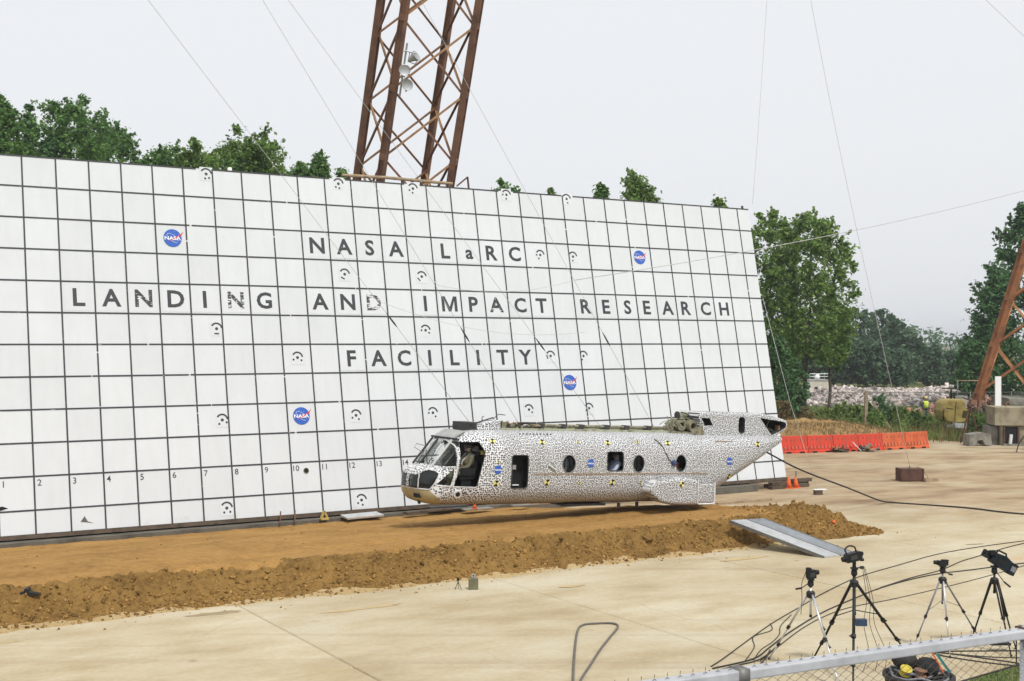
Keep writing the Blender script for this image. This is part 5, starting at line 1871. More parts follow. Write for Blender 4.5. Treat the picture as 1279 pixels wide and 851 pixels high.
# far chain-link fence
def chain_fence(name, label, pts, h, zbase=0.0, dia=.05, cell=.10, wr=.004, group=None):
    t = thing(name, label, 'fence', pts[0], group=group)
    o0 = Vector(pts[0])
    for i, p in enumerate(pts):
        p = Vector(p) - o0
        MB().tube([p + Vector((0, 0, -.05)), p + Vector((0, 0, h + .06))], dia * .6, 8).build('post', M['zinc'], t, smooth=True)
    for p, q in zip(pts[:-1], pts[1:]):
        p, q = Vector(p) - o0, Vector(q) - o0
        MB().tube([p + Vector((0, 0, h)), q + Vector((0, 0, h))], dia * .42, 6).build('top_rail', M['zinc'], t, smooth=True)
        d = (q - p)
        L = d.length
        d.normalize()
        mb = MB()
        u = Vector((0, 0, 1))
        kx = 0.0
        n_ = Vector((d.y, -d.x, 0))
        while kx < L + h:
            for s in (1, -1):
                a0, a1 = kx - h if s > 0 else kx, kx if s > 0 else kx - h
                z0, z1 = 0.03, h
                # clip to the bay
                if a0 < 0:
                    z0 = z0 + (z1 - z0) * (0 - a0) / (a1 - a0); a0 = 0
                if a1 < 0:
                    z1 = z0 + (z1 - z0) * (0 - a0) / (a1 - a0); a1 = 0
                if a0 > L:
                    z0 = z0 + (z1 - z0) * (L - a0) / (a1 - a0); a0 = L
                if a1 > L:
                    z1 = z0 + (z1 - z0) * (L - a0) / (a1 - a0); a1 = L
                if z1 - z0 > .02:
                    mb.beam(p + d * a0 + u * z0 + n_ * s * wr * .6, p + d * a1 + u * z1 + n_ * s * wr * .6, wr * 1.6, wr * 1.6)
            kx += cell
        tag(mb.build('wire_mesh', M['zinc'], t, fix=False), kind='stuff')
    return t
FP = [(17.5 + 3.05 * i, 88.5 + .25 * i, 0) for i in range(9)]
chain_fence('chain_link_fence', 'long sagging chain link fence in front of the pale rubble heap', FP, 1.95, cell=.30, wr=.006)
X, Zt = px(1196, 475, 82)
t = thing('gate_frame', 'tall grey pipe gate frame standing left of the leaning rusty leg', 'gate', (X, 82, 0))
MB().tube([(0, 0, -.05), (0, 0, Zt)], .05, 8).build('post', M['zinc'], t, smooth=True)
MB().tube([(0, 0, Zt - .03), (1.85, .1, Zt - .05)], .04, 8).build('crossbar', M['wood'], t, smooth=True)
MB().tube([(1.85, .1, -.05), (1.85, .1, Zt)], .04, 8).build('post', M['zinc'], t, smooth=True)
X, Zt = px(1243, 470, 69)
Zb = px(1243, 510, 69)[1]
o = MB().box(-.16, .16, -.04, .04, Zb - 2.3, Zt).build('marker_board', M['white'], None, (X, 68.6, 0), fix=False)
tag(o, 'upright narrow white board standing in front of the leaning rusty leg', 'board')
for (x, y, Y, lb, m, tilt) in [(1081, 488, 82, 'weathered wooden post standing in the weeds behind the dirt pile', 'wood', 0), (1090, 503, 79, 'pale timber leaning across the yellow-green weeds', 'wood', 1)]:
    X, Zt = px(x, y, Y)
    o = MB()
    if tilt:
        o.beam((0, 0, Zt), (1.05, -.3, .12), .13, .13)
    else:
        o.beam((0, 0, -.05), (0.06, 0, Zt), .20, .20)
    tag(o.build('timber_post', M[m], None, (X, Y, 0), fix=False), lb, 'post')

# small flat-roofed building with a railing
X, Zt = px(1021, 474, 120)
t = thing('roof_hut', 'small cream flat-roofed hut with roof railing beside the tall tree trunks', 'hut', (X, 120, 0))
MB().box(-.95, .85, -.9, .9, -.05, Zt - .1).build('wall', M['plaster'], t, fix=False)
MB().box(-1.0, .9, -.95, .95, Zt - .1, Zt).build('roof', M['plat'], t, fix=False)
mb = MB()
for xx in (-.95, -.5, 0, .45, .85):
    mb.tube([(xx, -.9, Zt), (xx, -.9, Zt + .55)], .025, 5)
mb.tube([(-.95, -.9, Zt + .55), (.85, -.9, Zt + .55)], .025, 5).tube([(-.95, -.9, Zt + .3), (.85, -.9, Zt + .3)], .02, 5)
mb.build('railing', M['galv'], t)
MB().lathe([(.22, 0), (.26, .2), (.2, .42), (.05, .5)], 10).build('roof_vent', M['white'], t, (0, 0, Zt), smooth=True)
MB().box(-.5, -.2, -.93, -.9, .9, 1.3).build('window', M['flat_black'], t, fix=False)

# yellow helicopter hulk
X, _ = px(1187, 536, 80)
t = thing('helicopter_hulk', 'derelict small yellow helicopter cabin with bare rotor mast in the weeds', 'helicopter', (X, 80, 0), (0, 0, .15))
c = MB().prism([(-.80, .85), (-.62, .52), (-.1, .42), (.55, .45), (.80, .62), (.82, 1.15), (.72, 1.72), (.55, 1.92), (-.45, 1.92), (-.72, 1.70), (-.86, 1.2)], -.65, .65).build('cabin', M['hulk_yellow'])
bevel(c, .12, 3)
c.parent = t
MB().prism([(.42, .75), (.78, .72), (.80, 1.15), (.52, 1.22)], -.665, -.6).build('cabin_window', M['glass_dark'], t, fix=False)
MB().box(.44, .80, -.60, .6, .70, 1.2).build('cabin_void', M['flat_black'], t, fix=False)
MB().tube([(-.05, -.66, .5), (-.02, -.67, 1.2), (.05, -.66, 1.75)], .02, 5).build('door_seam', M['flat_black'], t)
MB().tube([(-.62, -.66, 1.35), (-.15, -.67, 1.3)], .018, 5).build('door_seam', M['flat_black'], t)
MB().tube([(-.78, -.6, .6), (-.86, -.7, 1.0), (-.72, -.6, 1.4)], .03, 5).build('nose_bar', M['flat_black'], t)
MB().tube([(.05, 0, 1.9), (.05, 0, 2.55)], .05, 8).build('rotor_mast', M['flat_black'], t)
MB().beam((-.55, 0, 2.60), (.65, 0, 2.52), .10, .06).build('rotor_hub', M['flat_black'], t, fix=False)
MB().box(.55, .95, -.4, .4, 1.35, 2.1).build('engine_deck', M['alu'], t, fix=False)
for s in (-1, 1):
    mb = MB().tube([(-.9, s * .7, .12), (-.6, s * .7, .06), (.9, s * .7, .06)], .04, 6)
    mb.tube([(-.4, s * .7, .08), (-.35, s * .4, .5)], .035, 6).tube([(.4, s * .7, .08), (.35, s * .4, .5)], .035, 6)
    mb.build('landing_skid', M['zinc'], t)
MB().box(-.2, .95, -.9, -.5, .12, .42).build('white_pod', M['plate'], t, (0, -.1, 0), (0, .06, 0), fix=False)
MB().box(-.75, .2, -.85, -.6, .18, .36).build('grey_pod', M['galv'], t, (0, -.1, 0), (0, -.08, 0), fix=False)

# by-stander in a bright vest
J = [(0, 0, .95), (0, .01, 1.15), (0, .02, 1.38), (0, .0, 1.48), (0, -.02, 1.56), (0, -.02, 1.66)]
E_ = [(0, 1), (1, 2), (2, 3), (3, 4), (4, 5)]
Rr2 = [(.16, .12), (.15, .115), (.18, .12), (.08, .07), (.055, .055), (.088, .10)]
skin = [J[5]]
for s in (-1, 1):
    i0 = len(J)
    wr = (s * .30, -.06, .88)
    J += [(s * .20, .01, 1.40), (s * .27, .02, 1.14), wr]; E_ += [(2, i0), (i0, i0 + 1), (i0 + 1, i0 + 2)]; Rr2 += [.07, .05, .036]
    hand(J, E_, Rr2, wr, i0 + 2, (0.05 * s, -.15, -1), (0, -1, 0))
    skin.append((wr[0], wr[1], wr[2] - .08))
    i0 = len(J)
    J += [(s * .10, 0, .88), (s * .11, -.02, .50), (s * .11, .02, .09), (s * .12, -.12, .04)]; E_ += [(0, i0), (i0, i0 + 1), (i0 + 1, i0 + 2), (i0 + 2, i0 + 3)]; Rr2 += [.095, .068, .05, .042]
X, _ = px(1156, 520, 86)
pz = figure('person', J, E_, Rr2, M['jeans'], Matrix.Translation((X, 86, 0)) @ Matrix.Rotation(.5, 4, 'Z'), 'person in a bright yellow vest standing in the weeds before the rubble', skin_at=skin, skin_r=.10)
MB().lathe([(.19, .0), (.20, .2), (.215, .42), (.12, .50)], 14).build('safety_vest', M['hivis'], pz, (0, .01, 1.0), smooth=True)
MB().lathe([(.115, 0), (.11, .06), (.06, .11), (.01, .12)], 12).build('hard_hat', M['yellow'], pz, (0, -.02, 1.70), smooth=True)
for s in (-1, 1):
    MB().lathe([(.006, -.012), (.014, 0), (.006, .012)], 8).build('eye', M['flat_black'], pz, (s * .034, -.115, 1.665), smooth=True)
    MB().lathe([(.01, -.03), (.022, 0), (.01, .03)], 8).build('ear', M['skin'], pz, (s * .088, -.02, 1.65), smooth=True)
MB().lathe([(.016, 0), (.01, .03)], 6).build('nose', M['skin'], pz, (0, -.118, 1.635), (math.pi / 2, 0, 0))
MB().box(-.026, .026, -.125, -.115, 1.595, 1.603).build('mouth', M['vest'], pz, fix=False)

# concrete footing with a recess, and what stands round it
t = thing('concrete_footing', 'stepped weathered concrete footing block under the leaning rusty leg', 'footing', (27.85, 68.5, 0), (0, 0, -.12))
def blk(nm, x0, x1, y0, y1, z0, z1, m='old_conc', bev=.03):
    o = MB().box(x0, x1, y0, y1, z0, z1).build(nm, M[m])
    bevel(o, bev, 2)
    o.parent = t
    return o
blk('lower_block', -1.55, 6, -1.6, .2, -.05, 1.06)
blk('lower_block', -2.1, -1.6, -1.2, .1, -.05, 1.0, 'grey_conc')
blk('upper_block', -1.9, 6, -1.75, .2, 1.065, 2.05)
blk('rear_block', -.7, 6, .22, 4, -.05, 2.04)
blk('top_block', .9, 6, -.3, 3.8, 2.055, 2.62, 'grey_conc')
blk('pedestal', -.65, .85, 0.3, 4, 2.055, 2.45, 'grey_conc')
MB().box(-1.42, -.72, -1.64, -1.5, .02, 1.0).build('recess', M['flat_black'], t, fix=False)
for xx in (-1.45, -.72):
    MB().box(xx, xx + .09, -1.72, -1.58, .0, 1.03).build('recess_frame', M['rust_dark'], t, fix=False)
MB().tube([(-1.1, -1.68, .05), (-1.05, -1.7, .6)], .09, 8).build('pipe', M['plate'], t)
MB().box(-1.5, 6, -1.9, -1.6, -.02, .10).build('toe_curb', M['grey_conc'], t, fix=False)
for xx in (.35, 2.2, 4.0):
    MB().box(xx, xx + .05, -1.77, -1.74, 1.07, 2.04).build('form_joint', M['plinth'], t, fix=False)
MB().tube([(-1.3, -1.5, 2.1), (-1.2, -1.55, 2.35), (-1.0, -1.3, 2.2)], .05, 6).build('lifting_eye', M['rust'], t)
t = thing('work_table', 'low grey slab table in front of the concrete footing at the right edge', 'table', (27.1, 64.0, 0))
MB().box(-.75, 1.6, -.5, .5, .52, .62).build('table_top', M['grey_conc'], t, fix=False)
MB().prism([(-.6, .5), (-.35, .32), (1.3, .32), (1.6, .5)][::-1], -.4, .4).build('table_frame', M['dark_metal'], t, fix=False)
for xx, yy in ((-.3, -.3), (-.3, .3), (1.2, -.3), (1.2, .3)):
    MB().box(xx - .06, xx + .06, yy - .06, yy + .06, 0, .33).build('leg', M['dark_metal'], t, fix=False)
# dark tripod stand
X, _ = px(1211, 550, 69)
apx = Vector((0, 0, 2.0))
t = thing('tripod_stand', 'tall dark steel tripod stand with rusty head left of the concrete footing', 'tripod stand', (X, 69, 0))
for q in ((-.62, -.35, -.03), (.55, -.25, -.03), (.05, .6, -.03)):
    MB().tube([apx, q], [.055, .045], 7).build('leg', M['rust_dark'], t)
MB().tube([(-.50, -.28, .35), (.42, -.18, .62)], .03, 6).build('brace', M['rust_dark'], t)
MB().lathe([(.10, 0), (.16, .08), (.14, .2), (.06, .26)], 10).build('head', M['rust_dark'], t, (0, 0, 1.92))
MB().box(-.42, -.1, -.15, .15, 2.12, 2.4).box(.02, .2, -.12, .12, 2.05, 2.5).build('winch', M['rust'], t, (0, 0, -.05), (0, .2, 0))
MB().tube([(-.4, 0, 2.5), (.3, 0, 2.2)], .04, 6).build('winch_arm', M['rust_dark'], t)
# broken grey concrete piece
X, _ = px(1220, 557, 67)
o = MB().prism([(-.62, 0), (-.30, 0), (-.12, .30), (.15, .33), (.30, .05), (.68, .02), (.60, .62), (.2, .72), (-.58, .62)], -.35, .35).build('broken_slab', M['grey_conc'], None, (X, 67, 0), (0, 0, .12))
tag(o, 'broken grey concrete piece with a notched underside beside the dark tripod stand', 'concrete block')

# plastic water barriers
BP = [(13.28, 62.26), (14.68, 62.74), (16.08, 63.22), (17.48, 63.78), (18.88, 64.40), (20.28, 65.08), (21.68, 65.80)]
BL = ['red plastic water barrier nearest the white wall, first of the row', 'second red plastic water barrier from the white wall', 'third red plastic water barrier, behind the left scrap pile',
      'fourth red plastic water barrier, behind the right scrap pile', 'faded orange plastic water barrier next to the last red one', 'faded orange plastic water barrier at the far right end of the row']
def barrier_mesh(L):
    # ribbed body with a stepped Jersey section
    prof = [(.26, 0), (.26, .10), (.235, .13), (.235, .24), (.17, .34), (.125, .66), (.115, .84)]
    mb = MB()
    nx = 29
    v, f = [], []
    for i in range(nx):
        x = -L / 2 + L * i / (nx - 1)
        rib = .022 if i % 4 in (1, 2) else 0.0
        for s, ps in ((-1, prof), (1, prof[::-1])):
            for y, z in ps:
                yy = y - (rib if .12 < z < .45 else 0)
                v.append((x, s * yy, z))
    m = len(prof) * 2
    for i in range(nx - 1):
        for k in range(m):
            k2 = (k + 1) % m
            f.append((i * m + k, (i + 1) * m + k, (i + 1) * m + k2, i * m + k2))
    f += [tuple(range(m)), tuple(range((nx - 1) * m, nx * m))[::-1]]
    return mb.add(v, f)
for i in range(6):
    p, q = Vector((*BP[i], 0)), Vector((*BP[i + 1], 0))
    c, d = (p + q) / 2, (q - p)
    key = 'red' if i < 4 else 'orange'
    t = thing('water_barrier', BL[i], 'barrier', c, (0, 0, math.atan2(d.y, d.x)), 'plastic water barriers')
    L = d.length - .03
    barrier_mesh(L).build('barrier_body', M[key], t, fix=True)
    for xx in (-.38, .38):
        MB().box(xx - .13, xx + .13, -.27, -.255, .0, .085).build('fork_slot', M['flat_black'], t, fix=False)
    for xx in (-.45, -.2, .35, .6):
        MB().prism([(xx - .045, .62), (xx + .045, .62), (xx, .72)], -.142, -.118).build('top_slot', M['rust'], t, fix=False)
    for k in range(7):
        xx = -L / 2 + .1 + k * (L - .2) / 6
        MB().prism([(xx - .02, .20), (xx + .02, .20), (xx + .012, .34), (xx - .03, .34)], -.225, -.19).build('rib_shadow_strip', M['rust'], t, fix=False)  # dark strips stand in for the shadow between the ribs
    MB().box(L / 2 - .06, L / 2, -.06, .06, .84, .88).build('connector_lug', M[key], t, fix=False)
# scrap piles
for i, (x, y, lb) in enumerate([(1050, 565, 'left heap of camouflage netting and broken scrap before the red barriers'), (1082, 564, 'right heap of dark scrap with white pieces before the red barriers')]):
    p = AB(0, 0)
    Y = F_PX * HC / (y - 428.27)
    X = (x - 639.5) / F_PX * Y
    t = thing('scrap_pile', lb, 'scrap pile', (X, Y, 0))
    rr = random.Random(30 + i)
    for k in range(16):
        m = rr.choice(['tan', 'dark_metal', 'wood_dark', 'tan', 'clod', 'dark_metal', 'wood'] + (['plate'] if k == 3 else []))
        mb = MB()
        a_ = rr.uniform(0, 6.28)
        c = Vector((rr.uniform(-.35, .35), rr.uniform(-.25, .25), rr.uniform(.03, .22)))
        dv = Vector((math.cos(a_), math.sin(a_), rr.uniform(-.35, .5))) * rr.uniform(.15, .4)
        mb.beam(c - dv, c + dv, rr.uniform(.05, .16), rr.uniform(.02, .08))
        mb.build('scrap_piece', M[m], t, fix=False)
o = MB().beam((0, 0, .5), (.42, -.05, .04), .07, .03).build('white_board', M['white'], None, (17.15, 63.25, 0), fix=False)
tag(o, 'thin white board leaning between the two scrap heaps', 'board')

# anchor box of rusted steel with timber offcuts
t = thing('anchor_box', 'dark rusted steel anchor box on the apron with a wire rising from it', 'anchor', (15.8, 49.9, 0), (0, 0, .05))
bx_ = MB().box(-.44, .44, -.3, .3, .02, .50).build('box_body', M['rust_dark'])
bevel(bx_, .015, 1)
bx_.parent = t
MB().box(-.46, -.41, -.33, .33, 0, .51).box(.41, .46, -.33, .33, 0, .51).build('end_plate', M['rust_dark'], t, fix=False)
MB().tube([(0, 0, .50), (0, 0, .58)], .03, 8).build('anchor_eye', M['zinc'], t)
for k, (x, y, rz, l) in enumerate([(16.5, 49.72, .1, .3), (16.75, 49.75, -.2, .25), (16.4, 49.5, .3, .35)]):
    o = MB().box(-l / 2, l / 2, -.07, .07, 0, .12).build('timber_offcut', M['wood'], None, (x, y, 0), (0, 0, rz), fix=False)
    tag(o, ['middle timber offcut lying against the right of the rusted anchor box', 'outermost timber offcut right of the rusted anchor box', 'timber offcut lying in front of the rusted anchor box'][k], 'timber', 'offcuts by the anchor box')
o = MB().beam((.42, -.1, .48), (.68, -.2, .03), .06, .03).build('leaning_slat', M['wood'], None, (15.85, 49.85, 0), fix=False)
tag(o, 'thin slat leaning on the right end of the rusted anchor box', 'timber')
o = MB().box(-.14, .14, -.1, .1, 0, .17).build('wooden_block', M['wood_dark'], None, (11.05, 45.36, 0), (0, 0, .1), fix=False)
tag(o, 'small dark wooden block alone on the apron below a thin wire', 'block')
o = MB().box(-.22, .26, -.08, .1, .175, .20).build('paper_sheet', M['white'], None, (11.1, 45.36, 0), (0, 0, .2), fix=False)
tag(o, 'white sheet lying on top of the small wooden block', 'sheet')

# cones
def cone(lb, p, s=1.0, rot=(0, 0, 0), grp=None, base=True):
    t = thing('traffic_cone', lb, 'traffic cone', p, rot, grp)
    MB().lathe([(.155 * s, .03 * s), (.10 * s, .26 * s), (.035 * s, .52 * s), (.025 * s, .53 * s)], 14).build('cone_body', M['cone'], t, smooth=True)
    if base:
        b_ = MB().box(-.19 * s, .19 * s, -.19 * s, .19 * s, 0, .035 * s).build('cone_base', M['cone'], t, fix=False)
    return t
cone('left orange traffic cone beside the timbers under the wall corner', (10.43, 47.36, 0), .85, grp='traffic cones at the wall corner')
cone('right orange traffic cone with a grey stake behind it at the wall corner', (10.74, 47.5, 0), .80, (0, -.06, .3), 'traffic cones at the wall corner')
o = MB().tube([(10.78, 47.75, 0), (10.8, 47.75, .62)], .025, 6).build('grey_stake', M['zinc'])
tag(o, 'thin grey stake behind the right traffic cone', 'stake')
p = AB(13.75, -.25)
# litter between bed and wall
def slab_thing(nm, lb, cat, a0, b0, z, L, W, T, rz, m, tilt=0.0):
    q = AB(a0, b0, z)
    o = MB().box(-L / 2, L / 2, -W / 2, W / 2, 0, T).build(nm, M[m], None, q, (tilt, 0, TH + rz), fix=False)
    return tag(o, lb, cat)
slab_thing('foil_board', 'silvery foil-faced insulation board lying below the wall', 'board', 10.15, .62, .26, 1.25, .45, .05, .10, 'alu', .12)
slab_thing('dark_plank', 'dark plank lying below the wall left of the aircraft nose', 'plank', 12.3, .80, .27, 1.7, .28, .06, .12, 'wood_dark')
slab_thing('dark_plank', 'second dark plank under the aircraft nose', 'plank', 13.1, .62, .32, 1.3, .24, .06, -.08, 'dark_metal')
slab_thing('white_sheet', 'pale sheet on the ground below the aircraft nose', 'sheet', 13.9, 1.05, .27, 1.0, .35, .025, .05, 'grey_conc')
slab_thing('white_sheet', 'narrow pale sheet under the front of the speckled hull', 'sheet', 15.5, 1.1, .28, .7, .25, .025, -.05, 'grey_conc')
slab_thing('grey_plank', 'weathered plank under the speckled hull near the wall foot', 'plank', 16.6, 1.0, .26, 1.4, .2, .06, .03, 'wood')
cone('small red cone on the pale sheet below the aircraft nose', AB(13.75, 1.15, .30), .42)
slab_thing('pale_plank', 'pale wooden plank on the apron below the raised tail', 'plank', 23.6, 2.6, .0, 2.4, .16, .07, -.02, 'wood')
mb = MB().box(-.12, .12, -.08, .08, 0, .05).beam((-.1, 0, .04), (0, 0, .26), .06, .06).beam((.1, 0, .04), (0, 0, .26), .06, .06)
tag(mb.build('yellow_bracket', M['hulk_yellow'], None, AB(8.95, .55, .24), (0, 0, TH), fix=False), 'small yellow bracket against the dark plinth', 'bracket')
for k, (a0, lb) in enumerate([(7.5, 'left dark strut leaning on the plinth'), (7.95, 'right dark strut leaning on the plinth')]):
    p = AB(a0, .75, .22)
    q = AB(a0 + .22, .2, .52)
    tag(MB().beam((0, 0, 0), q - p, .04, .04).build('strut', M['rust_dark'], None, p), lb, 'strut', 'struts on the plinth')
_p = AB(-.95, 8.95, mound_h(np.array([-.95]), np.array([8.95]))[0])
mb = MB().prism([(-.24, 0), (-.1, -.02), (.1, -.02), (.26, 0), (.13, .045), (.05, .06), (.03, .12), (-.04, .12), (-.05, .06), (-.14, .04)], -.13, .13)
tag(mb.build('black_mat', M['blackp'], None, _p, (0, 0, .2)), 'flat black winged plastic piece lying on the crest of the dirt bed', 'plastic piece')
p = AB(20.9, 9.35)
o = MB().lathe([(.035, 0), (.06, .03), (.03, .07)], 8).build('red_scrap', M['cone'], None, (p.x, p.y, mound_h(np.array([20.9]), np.array([9.35]))[0] + .02), (.5, .3, 0))
tag(o, 'small red and white scrap lying on the loose soil heap', 'scrap')
slab_thing('black_patch', 'small flat black lid lying on the apron at the right', 'lid', 28.9, 11.2, .004, .45, .2, .03, .2, 'blackp')

# ramp: two sheet-metal leaves from the concrete up onto the bed
T0, T1 = Vector((5.86, 33.86, .70)), Vector((6.86, 34.22, .70))
Q0, Q1 = Vector((7.96, 32.0, .03)), Vector((8.90, 32.55, .03))
t = thing('metal_ramp', 'two-leaf sheet metal ramp leaning from the concrete onto the dirt bed', 'ramp', Q0)
for k, (s0, s1, m) in enumerate([(0, .505, 'alu'), (.515, 1, 'alu_dark')]):
    a_, b_, c_, d_ = [v - Q0 for v in (Q0.lerp(Q1, s0), Q0.lerp(Q1, s1), T0.lerp(T1, s1), T0.lerp(T1, s0))]
    n_ = (b_ - a_).cross(d_ - a_).normalized()
    if n_.z < 0: n_ = -n_
    mb = MB()
    mb.add([v for v in (a_, b_, c_, d_)] + [v - n_ * .045 for v in (a_, b_, c_, d_)], [(0, 1, 2, 3), (7, 6, 5, 4), (1, 0, 4, 5), (2, 1, 5, 6), (3, 2, 6, 7), (0, 3, 7, 4)])
    leaf = mb.build('ramp_leaf', M[m], t)
    leaf['label'] = 'bright ramp leaf' if k == 0 else 'darker ramp leaf'
    nr = 7
    for i in range(nr):
        u = (i + .5) / nr
        p, q = a_.lerp(b_, u) + n_ * .004, d_.lerp(c_, u) + n_ * .004
        MB().beam(p, q, .018, .012, up=n_).build('tread_rib', M[m], leaf, fix=False)
    for e0, e1 in (((a_, d_)), ((b_, c_))):
        MB().beam(e0 - n_ * .03, e1 - n_ * .03, .02, .09, up=n_).build('edge_rail', M['zinc'], leaf, fix=False)

# box and tiny tripod on the concrete
t = thing('instrument_box', 'small olive instrument box with a round gauge on top on the concrete', 'box', (-.86, 27.97, 0), (0, 0, .1))
o = MB().box(-.105, .105, -.08, .08, 0, .25).build('box_body', M['tan'])
o.data.materials[0] = mat('olive_box', (.16, .15, .09), .6, .3, 6)
bevel(o, .008, 1)
o.parent = t
MB().ring(.025, .048, -.015, .015, n=14, c=(0, .30)).build('gauge_ring', M['galv'], t)
MB().tube([(0, 0, .25), (0, 0, .27)], .02, 8).build('gauge_neck', M['zinc'], t)
t = thing('mini_tripod', 'tiny black tripod with a small camera left of the olive box', 'tripod', (-1.2, 27.97, 0))
for q in ((-.07, -.05, 0), (.08, -.04, 0), (0, .08, 0)):
    MB().tube([(0, 0, .17), q], .007, 5).build('leg', M['blackp'], t)
MB().box(-.03, .03, -.03, .03, .19, .25).build('camera_body', M['blackp'], t, fix=False)
MB().tube([(0, 0, .16), (0, 0, .2)], .012, 6).build('head', M['blackp'], t)

# stains on the concrete: a damp patch and streaks of spilled earth
def stain(name, x, y, rx, ry, rz, m, seed):
    rr = random.Random(seed)
    n_ = 22
    P = []
    for k in range(n_):
        a_ = 2 * math.pi * k / n_
        q = rr.uniform(.65, 1.15)
        P.append((rx * q * math.cos(a_), ry * q * math.sin(a_), 0))
    mb = MB().add(P, [tuple(range(n_))])
    tag(mb.build(name, M[m], None, (x, y, .0075), (0, 0, rz), fix=False), kind='structure')
stain('damp_stain', -6.0, 25.45, .62, .16, .50, 'damp', 3)
stain('earth_stain', 1.35, 28.3, .42, .10, .52, 'earth', 4)
stain('earth_stain', -3.1, 25.9, .95, .10, .56, 'earth', 5)
stain('earth_stain', 5.9, 31.9, .8, .14, .55, 'earth', 6)
stain('earth_stain', -9.4, 22.9, .45, .07, .5, 'earth', 7)
stain('damp_stain', 12.6, 34.2, .35, .06, .3, 'damp', 8)

# ================================================================== WIRES AND CABLES
def P3(x, y, Y):
    return Vector(((x - 639.5) / F_PX * Y, Y, HC - (y - 428.27) * Y / F_PX))
def local(x, y, z):
    return HM @ Vector((x, y, z))
def wire(nm, lb, pts, rad, m='wire', grp=None, sm=0, cat='wire', n=5):
    pts = [Vector(p) for p in pts]
    if sm:
        pts = smooth_pts(pts, sm)
    o = MB().tube([p - pts[0] for p in pts], rad, n).build(nm, M[m], None, pts[0], smooth=True)
    return tag(o, lb, cat, grp)
SUS = [((2.0, .1, 2.1), (185, 0), 'hanging steel cable from the upper left down to the front of the aircraft roof', 29.0),
       ((3.4, -.1, 2.15), (328, 0), 'hanging steel cable, second from the left, to the forward roof tray', 30.5),
       ((6.3, .1, 2.12), (360, 0), 'hanging steel cable, third from the left, to the middle of the roof tray', 32.0),
       ((8.1, -.1, 2.15), (526, 0), 'hanging steel cable crossing the right side of the tower to the aft roof tray', 33.5)]
for (lx, ly, lz), (tx, ty), lb, Y in SUS:
    a_ = local(lx, ly, lz)
    b_ = P3(tx, ty, Y)
    b_ = b_ + (b_ - a_) * .8
    o = wire('suspension_cable', lb, [a_, a_.lerp(b_, .25), a_.lerp(b_, .6), b_], .006, grp='cables the aircraft hangs from')
    k = {0: .28, 1: .235, 2: .215, 3: .225}[SUS.index(((lx, ly, lz), (tx, ty), lb, Y))]
    dd = (b_ - a_).normalized()
    c = a_.lerp(b_, k * .55) - a_
    MB().tube([c - dd * .22, c - dd * .1, c + dd * .08, c + dd * .26], [.01, .024, .022, .008], 7).build('shackle', M['dark_metal'], o)
n4 = P3(718, 350, 35.0)
wire('pullback_cable', 'long steel cable running from the right edge to the hanging cables', cat_pts(n4, P3(1400, 204, 52), .35), .011)
wire('tie_wire', 'faint tie wire between the hanging cables before the lettering', cat_pts(P3(545, 356, 33.5), n4, .25), .005, grp='tie wires')
wire('tie_wire', 'faint lower tie wire slanting before the middle lettering', cat_pts(P3(478, 378, 32), P3(730, 415, 35), .35), .005, grp='tie wires')
wire('stay_wire', 'thin stay wire dropping to the right top corner of the white wall', [P3(940, 255, 44.5), P3(948, 150, 44.5), P3(958, 0, 44.5), P3(963, -80, 44.5)], .006, grp='thin stay wires', sm=4)
wire('stay_wire', 'thin curved stay wire from the sky to the rusted anchor box', [Vector((15.8, 49.9, .57)), P3(1060, 240, 49.9), P3(1013, 0, 49.9), P3(1003, -80, 49.9)], .009, grp='thin stay wires', sm=6)
wire('stay_wire', 'short thin wire crossing the upper right corner of the sky', [P3(1200, -32, 60), P3(1232, 0, 60), P3(1279, 45, 60), P3(1360, 122, 60)], .010, grp='thin stay wires')
wire('stay_wire', 'thin wire from the wall edge down to the small wooden block', [P3(953, 373, 47.2), P3(986, 500, 46.2), Vector((11.03, 45.38, .18))], .008, grp='thin stay wires')
g0 = local(12.05, -.6, 1.5)
wire('umbilical_cable', 'black umbilical cable sagging from the tail and running over the apron', [g0, P3(1000, 587, 38.6), P3(1060, 610, 40.5), P3(1098, 625, 42.5), Vector((13.05, 42.9, .03)), Vector((15.0, 41.6, .03)), Vector((16.4, 40.0, .03)), Vector((20, 38.6, .03))], .026, 'rubber', sm=5, cat='cable', n=7)
wire('umbilical_cable', 'dark hose draped down from the slab table at the right edge', [P3(1283, 540, 63.5), P3(1272, 556, 63.2), P3(1270, 572, 62.5), P3(1279, 585, 61.5), P3(1300, 592, 60)], .03, 'rubber', sm=5, cat='hose', n=6).name = 'draped_hose'

def gcable(lb, pts, rad=.014, m='rubber', grp='cables lying on the apron', wob=.0, z=None):
    rr = random.Random(len(pts) * 7 + int(pts[0][1] * 10))
    return wire('ground_cable', lb, [(x + rr.uniform(-wob, wob), y + rr.uniform(-wob, wob), (z or rad * .8)) for x, y in pts], rad, m, grp, 6, 'cable', 6)
gcable('uppermost cable on the apron, passing left of the tripods to the right edge', [(3.37, 21.26), (3.7, 21.86), (4.97, 24.33), (5.91, 25.94), (6.78, 27.43), (8.04, 29.3), (9.46, 30.88), (11.41, 32.88), (14.16, 34.74), (17.85, 36.82)], .012)
gcable('second cable on the apron, bundled low left and running behind the camera tripods', [(3.37, 21.11), (4.17, 21.75), (4.61, 22.54), (5.27, 23.79), (6.29, 25.48), (7.41, 27.0), (8.24, 28.06), (9.27, 29.1), (10.16, 29.81), (10.97, 30.23), (12.72, 31.21), (15.94, 32.88)], .015)
gcable('cable that splits off upward behind the third tripod', [(8.24, 28.1), (9.33, 29.3), (10.3, 30.23), (11.23, 31.44), (11.88, 32.14), (13.99, 34.32), (18.4, 37.96)], .013)
